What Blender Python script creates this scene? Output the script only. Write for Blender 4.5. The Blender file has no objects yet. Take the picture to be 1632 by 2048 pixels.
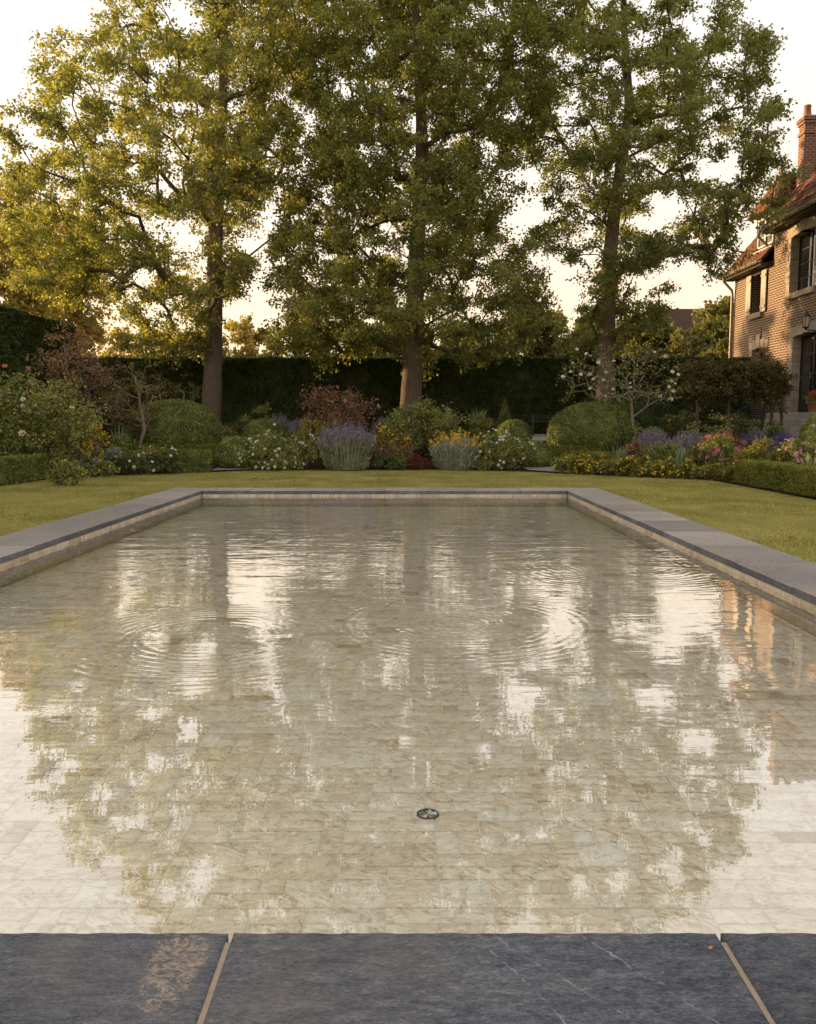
import bpy, math, random
import numpy as np
R = math.radians
rng = np.random.default_rng(7)
random.seed(7)
SC = bpy.context.scene
COL = SC.collection

# ---------------------------------------------------------------- camera
EYE = 1.1; FPX = 1700.0; CX = 816.0; CY = 1024.0; PITCH = math.atan(179.0 / FPX)
cam = bpy.data.objects.new('camera', bpy.data.cameras.new('camera'))
COL.objects.link(cam)
cam.location = (0, 0, EYE)
cam.rotation_euler = (math.pi / 2 - PITCH, 0, 0)
cam.data.sensor_fit = 'HORIZONTAL'; cam.data.sensor_width = 24.0
cam.data.lens = 24.0 * FPX / 1632.0
cam.data.clip_start = 0.05; cam.data.clip_end = 5000
SC.camera = cam

# ---------------------------------------------------------------- sky, sun, exposure
SUN_AZ = R(-67)        # measured from straight ahead (+y), negative = to the left
SUN_EL = R(11)
world = bpy.data.worlds.new('World'); SC.world = world; world.use_nodes = True
wn = world.node_tree.nodes; wl = world.node_tree.links
bg = wn['Background']
sky = wn.new('ShaderNodeTexSky'); sky.sky_type = 'NISHITA'; sky.sun_disc = False
sky.sun_elevation = SUN_EL; sky.sun_rotation = SUN_AZ
sky.air_density = 1.0; sky.dust_density = 4.5; sky.ozone_density = 0.6
# thin even evening cloud veil: pulls the blue of the clear sky towards a warm pale grey
veil = wn.new('ShaderNodeMix'); veil.data_type = 'RGBA'; veil.blend_type = 'MIX'
veil.inputs[0].default_value = 0.82
# the veil is peach low down all round the horizon and pale grey higher up
tc_ = wn.new('ShaderNodeTexCoord'); sz_ = wn.new('ShaderNodeSeparateXYZ'); wl.new(tc_.outputs['Generated'], sz_.inputs[0])
vr_ = wn.new('ShaderNodeValToRGB'); vr_.color_ramp.elements[0].position = 0.02; vr_.color_ramp.elements[1].position = 0.36
vr_.color_ramp.elements[0].color = (0.44, 0.31, 0.195, 1); vr_.color_ramp.elements[1].color = (0.365, 0.336, 0.306, 1)
vs_ = wn.new('ShaderNodeMix'); vs_.data_type = 'RGBA'; vs_.blend_type = 'MULTIPLY'; vs_.inputs[0].default_value = 1.0; vs_.inputs[7].default_value = (10, 10, 10, 1)
wl.new(sz_.outputs[2], vr_.inputs[0]); wl.new(vr_.outputs[0], vs_.inputs[6]); wl.new(vs_.outputs[2], veil.inputs[7])
wl.new(sky.outputs[0], veil.inputs[6])
wl.new(veil.outputs[2], bg.inputs[0])
bg.inputs[1].default_value = 0.14
sun = bpy.data.objects.new('sun', bpy.data.lights.new('sun', 'SUN'))
COL.objects.link(sun)
sun.data.energy = 3.2; sun.data.angle = R(0.6); sun.data.color = (1.0, 0.62, 0.28)
sun.rotation_euler = (math.pi / 2 - SUN_EL, 0, math.pi - SUN_AZ)
sun.location = (-30, 40, 30)
SC.view_settings.view_transform = 'Standard'; SC.view_settings.look = 'None'
SC.view_settings.exposure = 1.33; SC.view_settings.gamma = 1.0
SC.render.engine = 'CYCLES'
SC.cycles.use_denoising = True
SC.cycles.max_bounces = 8; SC.cycles.transparent_max_bounces = 12
SC.cycles.diffuse_bounces = 3; SC.cycles.glossy_bounces = 3; SC.cycles.transmission_bounces = 3
SC.cycles.caustics_reflective = False; SC.cycles.caustics_refractive = False

# ---------------------------------------------------------------- pixel -> place
SP, CP = math.sin(PITCH), math.cos(PITCH)
def ray(px, py):
    u = (px - CX) / FPX; v = (CY - py) / FPX
    return np.array([u, CP + v * SP, -SP + v * CP])
def at_y(px, py, Y):
    d = ray(px, py); t = Y / d[1]; return np.array([d[0] * t, Y, EYE + d[2] * t])
def at_z(px, py, Z=0.0):
    d = ray(px, py); t = (Z - EYE) / d[2]; return np.array([d[0] * t, d[1] * t, Z])
def at_x(px, py, X):
    d = ray(px, py); t = X / d[0]; return np.array([X, d[1] * t, EYE + d[2] * t])
def to_px(p):
    x, y, z = p[..., 0], p[..., 1], p[..., 2] - EYE
    dep = y * CP - z * SP; v = y * SP + z * CP
    return CX + FPX * x / dep, CY - FPX * v / dep
def sstep(t): t = np.clip(t, 0, 1); return t * t * (3 - 2 * t)
def terrain(x, y):
    return 0.5 * sstep((np.asarray(y, float) - 19.9) / 3.2) + 0.2 * sstep((np.asarray(y, float) - 23) / 4.0)

# ---------------------------------------------------------------- materials
def new_mat(name):
    m = bpy.data.materials.new(name); m.use_nodes = True
    nt = m.node_tree; nt.nodes.clear()
    out = nt.nodes.new('ShaderNodeOutputMaterial')
    return m, nt, out
def N(nt, typ, **kw):
    n = nt.nodes.new(typ)
    for k, v in kw.items():
        if k.startswith('i_'):
            n.inputs[k[2:].replace('_', ' ')].default_value = v
        else: setattr(n, k, v)
    return n
def ramp(nt, stops, interp='LINEAR'):
    n = nt.nodes.new('ShaderNodeValToRGB'); cr = n.color_ramp; cr.interpolation = interp
    while len(cr.elements) < len(stops): cr.elements.new(0.5)
    for e, (p, c) in zip(cr.elements, stops):
        e.position = p; e.color = (c[0], c[1], c[2], 1)
    return n
def mth(nt, op, a, b=None, c=None):
    n = nt.nodes.new('ShaderNodeMath'); n.operation = op
    for i, v in enumerate((a, b, c)):
        if v is None: continue
        if isinstance(v, (int, float)): n.inputs[i].default_value = v
        else: nt.links.new(v, n.inputs[i])
    return n.outputs[0]
def mixc(nt, f, a, b, mode='MIX'):
    n = nt.nodes.new('ShaderNodeMix'); n.data_type = 'RGBA'; n.blend_type = mode
    for i, v in ((0, f), (6, a), (7, b)):
        if isinstance(v, (int, float)): n.inputs[i].default_value = v
        elif isinstance(v, tuple): n.inputs[i].default_value = (v[0], v[1], v[2], 1)
        else: nt.links.new(v, n.inputs[i])
    return n.outputs[2]
def coords(nt, kind='Object'):
    return nt.nodes.new('ShaderNodeTexCoord').outputs[kind]
def mapping(nt, vec, scale=(1, 1, 1), loc=(0, 0, 0), rot=(0, 0, 0)):
    n = nt.nodes.new('ShaderNodeMapping'); nt.links.new(vec, n.inputs[0])
    n.inputs['Scale'].default_value = scale; n.inputs['Location'].default_value = loc; n.inputs['Rotation'].default_value = rot
    return n.outputs[0]
def noise(nt, vec, scale, detail=4, rough=0.55, dist=0.0):
    n = nt.nodes.new('ShaderNodeTexNoise'); nt.links.new(vec, n.inputs['Vector'])
    n.inputs['Scale'].default_value = scale; n.inputs['Detail'].default_value = detail
    n.inputs['Roughness'].default_value = rough; n.inputs['Distortion'].default_value = dist
    return n.outputs[0]
def bump(nt, h, strength, dist=0.01):
    n = nt.nodes.new('ShaderNodeBump'); nt.links.new(h, n.inputs['Height'])
    n.inputs['Strength'].default_value = strength; n.inputs['Distance'].default_value = dist
    return n.outputs[0]
def principled(nt, out, color, rough=0.6, normal=None, spec=0.5, metal=0.0):
    p = nt.nodes.new('ShaderNodeBsdfPrincipled')
    for k, v in (('Base Color', color), ('Roughness', rough), ('Normal', normal), ('Specular IOR Level', spec), ('Metallic', metal)):
        if v is None: continue
        if isinstance(v, tuple): p.inputs[k].default_value = (v[0], v[1], v[2], 1)
        elif isinstance(v, (int, float)): p.inputs[k].default_value = v
        else: nt.links.new(v, p.inputs[k])
    nt.links.new(p.outputs[0], out.inputs[0])
    return p
MATS = {}
def leaf_mat(key, dark, mid, light, trans=0.35, rough=0.5, patch=0.7, tint=None):
    """Foliage: colour differs leaf by leaf and drifts over the plant; light passes through the blade."""
    if key in MATS: return MATS[key]
    m, nt, out = new_mat(key)
    geo = nt.nodes.new('ShaderNodeNewGeometry')
    nz = noise(nt, coords(nt, 'Object'), patch, 3, 0.6)
    f = mth(nt, 'ADD', mth(nt, 'MULTIPLY', geo.outputs['Random Per Island'], 0.62), mth(nt, 'MULTIPLY_ADD', nz, 1.1, -0.36))
    rp = ramp(nt, [(0.05, dark), (0.45, mid), (0.95, light)]); nt.links.new(f, rp.inputs[0])
    p = nt.nodes.new('ShaderNodeBsdfPrincipled'); nt.links.new(rp.outputs[0], p.inputs['Base Color'])
    p.inputs['Roughness'].default_value = rough; p.inputs['Specular IOR Level'].default_value = 0.35
    tr = nt.nodes.new('ShaderNodeBsdfTranslucent')
    tc = mixc(nt, 1.0, rp.outputs[0], tint or (1.4, 1.42, 0.48), 'MULTIPLY'); nt.links.new(tc, tr.inputs[0])
    mx = nt.nodes.new('ShaderNodeMixShader'); mx.inputs[0].default_value = trans
    nt.links.new(p.outputs[0], mx.inputs[1]); nt.links.new(tr.outputs[0], mx.inputs[2])
    nt.links.new(mx.outputs[0], out.inputs[0]); MATS[key] = m
    return m
def petal_mat(key, c1, c2, trans=0.3):
    if key in MATS: return MATS[key]
    m, nt, out = new_mat(key)
    geo = nt.nodes.new('ShaderNodeNewGeometry')
    rp = ramp(nt, [(0.0, c1), (1.0, c2)]); nt.links.new(geo.outputs['Random Per Island'], rp.inputs[0])
    p = nt.nodes.new('ShaderNodeBsdfPrincipled'); nt.links.new(rp.outputs[0], p.inputs['Base Color']); p.inputs['Roughness'].default_value = 0.65
    tr = nt.nodes.new('ShaderNodeBsdfTranslucent'); nt.links.new(rp.outputs[0], tr.inputs[0])
    mx = nt.nodes.new('ShaderNodeMixShader'); mx.inputs[0].default_value = trans
    nt.links.new(p.outputs[0], mx.inputs[1]); nt.links.new(tr.outputs[0], mx.inputs[2])
    nt.links.new(mx.outputs[0], out.inputs[0]); MATS[key] = m
    return m
def plain_mat(key, c1, c2, scale=8.0, rough=0.6, bstr=0.3, bdist=0.01, metal=0.0, spec=0.5, stretch=(1, 1, 1)):
    if key in MATS: return MATS[key]
    m, nt, out = new_mat(key)
    v = mapping(nt, coords(nt), stretch)
    a = noise(nt, v, scale, 6, 0.6); b = noise(nt, v, scale * 6, 4, 0.6)
    rp = ramp(nt, [(0.3, c1), (0.7, c2)]); nt.links.new(mth(nt, 'MULTIPLY_ADD', b, 0.35, mth(nt, 'MULTIPLY', a, 0.65)), rp.inputs[0])
    principled(nt, out, rp.outputs[0], rough, bump(nt, b, bstr, bdist), spec, metal)
    MATS[key] = m
    return m

# ---------------------------------------------------------------- mesh helpers
def mesh_np(name, V, F, mats=None, mi=None, smooth=False):
    V = np.asarray(V, np.float32).reshape(-1, 3); F = np.asarray(F, np.int32)
    me = bpy.data.meshes.new(name); k = F.shape[1]
    me.vertices.add(len(V)); me.vertices.foreach_set('co', V.ravel())
    me.loops.add(F.size); me.loops.foreach_set('vertex_index', F.ravel())
    me.polygons.add(len(F))
    me.polygons.foreach_set('loop_start', np.arange(0, F.size, k, dtype=np.int32))
    me.polygons.foreach_set('loop_total', np.full(len(F), k, np.int32))
    if smooth: me.polygons.foreach_set('use_smooth', np.ones(len(F), bool))
    if mats is not None:
        for m in (mats if isinstance(mats, (list, tuple)) else [mats]): me.materials.append(m)
    if mi is not None: me.polygons.foreach_set('material_index', np.asarray(mi, np.int32))
    me.update(calc_edges=True)
    return me
def link(name, me, parent=None, loc=None):
    o = bpy.data.objects.new(name, me); COL.objects.link(o)
    if parent is not None: o.parent = parent
    if loc is not None: o.location = loc
    return o
def thing(name, label, cat, loc=(0, 0, 0), group=None):
    o = bpy.data.objects.new(name, None); COL.objects.link(o); o.location = tuple(float(v) for v in loc)
    o.empty_display_size = 0.2
    return tag(o, label, cat, group)
def tag(o, label=None, cat=None, group=None, kind=None):
    if label: o['label'] = label
    if cat: o['category'] = cat
    if group: o['group'] = group
    if kind: o['kind'] = kind
    return o
class MB:
    """collects polygons, one mesh out"""
    def __init__(s): s.v = []; s.f = []; s.m = []
    def add(s, vs, fs, mi=0):
        b = len(s.v); s.v += [tuple(map(float, p)) for p in vs]; s.f += [tuple(b + i for i in f) for f in fs]; s.m += [mi] * len(fs)
        return s
    def box(s, x0, x1, y0, y1, z0, z1, b=0.0, mi=0):
        if b <= 0:
            vs = [(x, y, z) for z in (z0, z1) for (x, y) in ((x0, y0), (x1, y0), (x1, y1), (x0, y1))]
            fs = [(3, 2, 1, 0), (4, 5, 6, 7)] + [(i, (i + 1) % 4, 4 + (i + 1) % 4, 4 + i) for i in range(4)]
            return s.add(vs, fs, mi)
        vs = []
        for z, d in ((z0, b), (z0 + b, 0), (z1 - b, 0), (z1, b)):
            vs += [(x0 + d, y0 + d, z), (x1 - d, y0 + d, z), (x1 - d, y1 - d, z), (x0 + d, y1 - d, z)]
        fs = [(3, 2, 1, 0), (12, 13, 14, 15)]
        for r in range(3):
            for i in range(4): fs.append((r * 4 + i, r * 4 + (i + 1) % 4, r * 4 + 4 + (i + 1) % 4, r * 4 + 4 + i))
        return s.add(vs, fs, mi)
    def tube(s, pts, rad, n=8, mi=0, caps=True):
        V, F = tube_np([(np.array(pts, float), np.array(rad, float) if np.ndim(rad) else np.full(len(pts), rad))], n)
        s.add(V, [tuple(f) for f in F], mi)
        return s
    def build(s, name, mats, parent=None, smooth=False, loc=None):
        me = bpy.data.meshes.new(name); me.from_pydata(s.v, [], s.f)
        for m in (mats if isinstance(mats, (list, tuple)) else [mats]): me.materials.append(m)
        me.polygons.foreach_set('material_index', s.m)
        if smooth: me.polygons.foreach_set('use_smooth', [True] * len(s.f))
        me.update()
        return link(name, me, parent, loc)
def unit(v): return v / np.maximum(np.linalg.norm(v, axis=-1, keepdims=True), 1e-9)
def tube_np(paths, sides=6):
    Vs, Fs, b = [], [], 0
    ang = np.arange(sides) * 2 * math.pi / sides
    for P, r in paths:
        P = np.asarray(P, float); n = len(P)
        t = np.gradient(P, axis=0); t = unit(t)
        ref = np.where(np.abs(t[:, 2:3]) > 0.9, np.array([[1., 0, 0]]), np.array([[0, 0, 1.]]))
        u = unit(np.cross(t, ref)); w = np.cross(t, u)
        ring = P[:, None] + np.asarray(r)[:, None, None] * (u[:, None] * np.cos(ang)[None, :, None] + w[:, None] * np.sin(ang)[None, :, None])
        Vs.append(ring.reshape(-1, 3))
        i = np.arange(n - 1)[:, None] * sides; j = np.arange(sides)[None]; k = (j + 1) % sides
        Fs.append(np.stack([b + i + j, b + i + k, b + i + sides + k, b + i + sides + j], -1).reshape(-1, 4)); b += n * sides
    return np.concatenate(Vs), np.concatenate(Fs)
def rand_dir(n): return unit(rng.normal(size=(n, 3)))
def leaf_np(pos, d, nrm, L, W=0.36, fold=0.12):
    """folded two-triangle blades: base at pos, pointing along d, facing nrm"""
    d = unit(d); s = unit(np.cross(d, nrm)); n = np.cross(s, d); L = np.asarray(L)[:, None]
    a = pos; b = pos + d * L * 0.45 + s * L * W + n * L * fold; c = pos + d * L; e = pos + d * L * 0.45 - s * L * W + n * L * fold
    V = np.stack([a, b, c, e], 1).reshape(-1, 3)
    i = np.arange(len(pos))[:, None] * 4
    return V, np.concatenate([i + [[0, 1, 2]], i + [[0, 2, 3]]], 1).reshape(-1, 3)
def inst_np(PV, PF, pos, up, size, spin=True):
    """copies of a little proto mesh, its z axis turned to up"""
    n = len(pos); up = unit(up); ref = rand_dir(n) if spin else np.tile([[0.3, 1, 0.1]], (n, 1))
    u = unit(np.cross(up, ref)); w = np.cross(up, u)
    V = pos[:, None] + np.asarray(size)[:, None, None] * (PV[None, :, 0:1] * u[:, None] + PV[None, :, 1:2] * w[:, None] + PV[None, :, 2:3] * up[:, None])
    F = (np.arange(n) * len(PV))[:, None, None] + PF[None]
    return V.reshape(-1, 3), F.reshape(-1, PF.shape[1])
def rose_proto():
    V, F = [], []
    for k, (n, r, z, tilt) in enumerate(((6, 0.5, 0.0, 0.10), (5, 0.36, 0.08, 0.22), (4, 0.20, 0.14, 0.24))):
        for i in range(n):
            a = 2 * math.pi * (i + 0.37 * k) / n; w = math.pi / n * 1.25; b = len(V)
            V += [(0.02 * math.cos(a), 0.02 * math.sin(a), z * 0.5), (r * .72 * math.cos(a - w), r * .72 * math.sin(a - w), z + tilt * .7),
                  (r * math.cos(a), r * math.sin(a), z + tilt), (r * .72 * math.cos(a + w), r * .72 * math.sin(a + w), z + tilt * .7)]
            F += [(b, b + 1, b + 2), (b, b + 2, b + 3)]
    return np.array(V), np.array(F)
def daisy_proto(n=6):
    V, F = [], []
    for i in range(n):
        a = 2 * math.pi * i / n; w = math.pi / n * 0.9; b = len(V)
        V += [(0, 0, 0), (.35 * math.cos(a - w), .35 * math.sin(a - w), .06), (.5 * math.cos(a), .5 * math.sin(a), .03), (.35 * math.cos(a + w), .35 * math.sin(a + w), .06)]
        F += [(b, b + 1, b + 2), (b, b + 2, b + 3)]
    return np.array(V), np.array(F)
ROSE = rose_proto(); DAISY = daisy_proto()
# ================================================================ SETTING
# pool outline, from the inner coping edges
PX0, PX1 = -3.36, 2.60
PY0 = float(at_z(816, 1868, 0)[1]); PY1 = float(at_z(816, 981, 0)[1])
CW = 0.60                      # coping width
ZW = -0.092                    # water level
ZF = -0.26                     # top of the floor screed
LAWN_Z = -0.018
BF_PX = [(-60, 976), (0, 968), (100, 957), (200, 950), (300, 946), (418, 943), (490, 940.5), (650, 939), (820, 938.5), (960, 939), (1060, 942),
         (1115, 946), (1200, 950), (1300, 955), (1400, 959), (1460, 963)]
BF = np.array([at_z(x, y, 0)[:2] for x, y in BF_PX])
def bedfront(x):
    x = np.asarray(x, float)
    y = np.interp(x, BF[:, 0], BF[:, 1])
    y = np.where(x < BF[0, 0], BF[0, 1] - (BF[0, 0] - x) * 2.2, y)
    return np.where(x > 5.75, BF[-1, 1] - (x - 5.75) * 22, y)

# ---- materials of the setting
def lawn_mat():
    m, nt, out = new_mat('lawn'); v = coords(nt)
    a = noise(nt, mapping(nt, v, (1.0, 0.6, 1)), 0.9, 7, 0.72); b = noise(nt, mapping(nt, v, (1, 1, 1)), 60, 4, 0.7)
    f = mth(nt, 'MULTIPLY_ADD', b, 0.5, mth(nt, 'MULTIPLY', a, 0.5))
    rp = ramp(nt, [(0.36, (0.10, 0.10, 0.024)), (0.5, (0.25, 0.222, 0.06)), (0.64, (0.45, 0.36, 0.13))]); nt.links.new(f, rp.inputs[0])
    principled(nt, out, rp.outputs[0], 0.9, bump(nt, b, 0.8, 0.02), 0.1); return m
def soil_mat():
    return plain_mat('soil', (0.022, 0.015, 0.010), (0.07, 0.05, 0.035), 9, 0.95, 1.0, 0.04, spec=0.1)
def bluestone(key, stain=None, veins=False, pale=1.0, gloss=0.50, warm=0.45):
    m, nt, out = new_mat(key); v0 = coords(nt)
    oi = nt.nodes.new('ShaderNodeObjectInfo')
    off = nt.nodes.new('ShaderNodeVectorMath'); off.operation = 'MULTIPLY_ADD'
    nt.links.new(oi.outputs['Random'], off.inputs[0]); off.inputs[1].default_value = (37, 53, 11); nt.links.new(v0, off.inputs[2])
    v = off.outputs[0]
    big = noise(nt, v, 1.6, 4, 0.6); mid = noise(nt, mapping(nt, v, (7, 20, 7), rot=(0, 0, 0.06)), 1.8, 9, 0.75, 0.6)
    fine = noise(nt, mapping(nt, v, (70, 190, 70)), 1.0, 6, 0.8); grain = noise(nt, v, 420, 3, 0.7)
    f = mth(nt, 'ADD', mth(nt, 'MULTIPLY', big, 0.30), mth(nt, 'ADD', mth(nt, 'MULTIPLY', mid, 0.50), mth(nt, 'ADD', mth(nt, 'MULTIPLY', fine, 0.65), mth(nt, 'MULTIPLY_ADD', grain, 0.45, -0.45))))
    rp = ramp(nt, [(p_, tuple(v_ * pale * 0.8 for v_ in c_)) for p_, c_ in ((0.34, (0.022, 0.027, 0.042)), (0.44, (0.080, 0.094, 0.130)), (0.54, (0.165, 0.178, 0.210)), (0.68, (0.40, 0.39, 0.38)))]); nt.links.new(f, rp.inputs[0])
    col = rp.outputs[0]
    # pale flecks stretched along the bedding
    fl = noise(nt, mapping(nt, v, (12, 55, 12)), 2.6, 6, 0.75); col = mixc(nt, mth(nt, 'MULTIPLY', ramp_f(nt, fl, 0.60, 0.72), 0.55), col, (0.30, 0.28, 0.25))
    # warm grey clouds
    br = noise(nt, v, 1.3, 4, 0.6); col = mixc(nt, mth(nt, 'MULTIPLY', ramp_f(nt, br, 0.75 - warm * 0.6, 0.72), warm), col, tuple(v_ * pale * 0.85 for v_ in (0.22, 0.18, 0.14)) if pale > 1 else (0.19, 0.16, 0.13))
    if veins:
        # fine broken quartz veins raking across the right end
        sx = nt.nodes.new('ShaderNodeSeparateXYZ'); nt.links.new(v0, sx.inputs[0])
        w1 = noise(nt, v0, 3.0, 5, 0.6); w2 = noise(nt, v0, 14, 4, 0.7)
        for (o, sl, wd) in ((0.58, 0.50, 0.004), (0.83, 0.86, 0.005), (0.93, 0.70, 0.003)):
            line = mth(nt, 'ABSOLUTE', mth(nt, 'ADD', mth(nt, 'ADD', sx.outputs[0], mth(nt, 'MULTIPLY', sx.outputs[1], sl)), mth(nt, 'MULTIPLY_ADD', w1, 0.10, mth(nt, 'MULTIPLY_ADD', w2, 0.03, -o - 0.065 - 0.25))))
            k = mth(nt, 'MULTIPLY', ramp_f(nt, line, wd, wd * 0.2), ramp_f(nt, noise(nt, v0, 22, 3, 0.7), 0.44, 0.60))
            col = mixc(nt, mth(nt, 'MULTIPLY', k, 0.8), col, (0.40, 0.385, 0.36))
    if stain:
        cx, cy, rx, ry = stain
        mp = mapping(nt, v0, (1 / rx, 1 / ry, 0), (-cx / rx, -cy / ry, 0))
        ln = nt.nodes.new('ShaderNodeVectorMath'); ln.operation = 'LENGTH'; nt.links.new(mp, ln.inputs[0])
        n1 = noise(nt, mapping(nt, v0, (9, 15, 9), rot=(0, 0, 0.5)), 1.0, 8, 0.75, 2.2)
        dd = mth(nt, 'ADD', ln.outputs['Value'], mth(nt, 'MULTIPLY_ADD', n1, 2.6, -1.3))
        rid = ramp_f(nt, mth(nt, 'ABSOLUTE', mth(nt, 'SUBTRACT', noise(nt, mapping(nt, v0, (16, 24, 16), rot=(0, 0, 0.6)), 1.0, 6, 0.7, 1.5), 0.5)), 0.065, 0.012)
        edge = mth(nt, 'MULTIPLY', ramp_f(nt, dd, 1.0, 0.75), mth(nt, 'MULTIPLY_ADD', rid, 0.9, 0.10))
        n2 = noise(nt, v0, 120, 4, 0.75)
        col = mixc(nt, mth(nt, 'MULTIPLY', mth(nt, 'MULTIPLY', edge, ramp_f(nt, n2, 0.30, 0.56)), 0.75), col, (0.52, 0.40, 0.29))
    vary = mth(nt, 'MULTIPLY_ADD', mth(nt, 'FRACT', mth(nt, 'MULTIPLY', oi.outputs['Random'], 7.13)), 0.45, 0.78)
    vc = nt.nodes.new('ShaderNodeCombineXYZ')
    for q_ in range(3): nt.links.new(vary, vc.inputs[q_])
    col = mixc(nt, 1.0, col, vc.outputs[0], 'MULTIPLY')
    h = mth(nt, 'ADD', mth(nt, 'MULTIPLY', mid, 1.0), mth(nt, 'ADD', mth(nt, 'MULTIPLY', fine, 0.45), mth(nt, 'MULTIPLY', grain, 0.12)))
    rr = mth(nt, 'MULTIPLY_ADD', fine, 0.3, gloss)
    principled(nt, out, col, rr, bump(nt, h, 1.0, 0.010), 0.35)
    return m
def tile_mat(key, per_object, waterline=False):
    m, nt, out = new_mat(key); v0 = coords(nt, 'Object')
    if per_object: rnd = nt.nodes.new('ShaderNodeObjectInfo').outputs['Random']
    else: rnd = nt.nodes.new('ShaderNodeNewGeometry').outputs['Random Per Island']
    if per_object:
        gp = nt.nodes.new('ShaderNodeNewGeometry').outputs['Position']
    else: gp = v0
    off = nt.nodes.new('ShaderNodeVectorMath'); off.operation = 'MULTIPLY_ADD'
    nt.links.new(rnd, off.inputs[0]); off.inputs[1].default_value = (91, 47, 0); nt.links.new(gp, off.inputs[2])
    v = off.outputs[0]
    r2 = mth(nt, 'FRACT', mth(nt, 'MULTIPLY', rnd, 17.31)); r3 = mth(nt, 'FRACT', mth(nt, 'MULTIPLY', rnd, 53.7))
    rot = nt.nodes.new('ShaderNodeVectorRotate'); rot.rotation_type = 'Z_AXIS'; nt.links.new(v, rot.inputs['Vector'])
    nt.links.new(mth(nt, 'MULTIPLY_ADD', r2, 1.6, -0.8), rot.inputs['Angle'])
    vr = rot.outputs[0]
    if waterline:
        base = ramp(nt, [(0.0, (0.38, 0.28, 0.19)), (0.35, (0.52, 0.42, 0.31)), (1.0, (0.63, 0.54, 0.42))])
    else:
        base = ramp(nt, [(0.0, (0.38, 0.27, 0.16)), (0.03, (0.45, 0.335, 0.215)), (0.045, (0.62, 0.55, 0.42)), (0.45, (0.75, 0.69, 0.57)), (0.80, (0.80, 0.75, 0.64)), (0.94, (0.80, 0.79, 0.71))])
    nt.links.new(r3, base.inputs[0])
    cloud = noise(nt, mapping(nt, vr, (9, 20, 9)), 1.0, 8, 0.72, 1.8)
    cr = ramp(nt, [(0.40, (0.42, 0.30, 0.17)), (0.53, (0.77, 0.71, 0.58)), (0.7, (0.85, 0.81, 0.71))]); nt.links.new(cloud, cr.inputs[0])
    col = mixc(nt, mth(nt, 'MULTIPLY_ADD', r2, 0.45, 0.22), base.outputs[0], cr.outputs[0])
    wv = nt.nodes.new('ShaderNodeTexWave'); nt.links.new(mapping(nt, vr, (3, 9, 3)), wv.inputs[0])
    wv.inputs['Scale'].default_value = 1.3; wv.inputs['Distortion'].default_value = 14; wv.inputs['Detail'].default_value = 6; wv.inputs['Detail Scale'].default_value = 2.2; wv.inputs['Detail Roughness'].default_value = 0.7
    wr = ramp(nt, [(0.0, (1, 1, 1)), (0.10, (0, 0, 0))]); nt.links.new(wv.outputs[1], wr.inputs[0])
    br = noise(nt, vr, 16, 4, 0.7)
    vm = mth(nt, 'MULTIPLY', wr.outputs[0], ramp_f(nt, br, 0.38, 0.56))
    col = mixc(nt, mth(nt, 'MULTIPLY', vm, 0.6), col, (0.22, 0.15, 0.085))
    sp = ramp_f(nt, noise(nt, vr, 75, 3, 0.6), 0.66, 0.74)
    col = mixc(nt, mth(nt, 'MULTIPLY', sp, 0.55), col, (0.26, 0.19, 0.12))
    principled(nt, out, col, 0.55, bump(nt, br, 0.15, 0.004), 0.3)
    return m
def ramp_f(nt, f, a, b):
    n = nt.nodes.new('ShaderNodeMapRange'); nt.links.new(f, n.inputs[0]); n.inputs[1].default_value = a; n.inputs[2].default_value = b
    return n.outputs[0]
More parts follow.
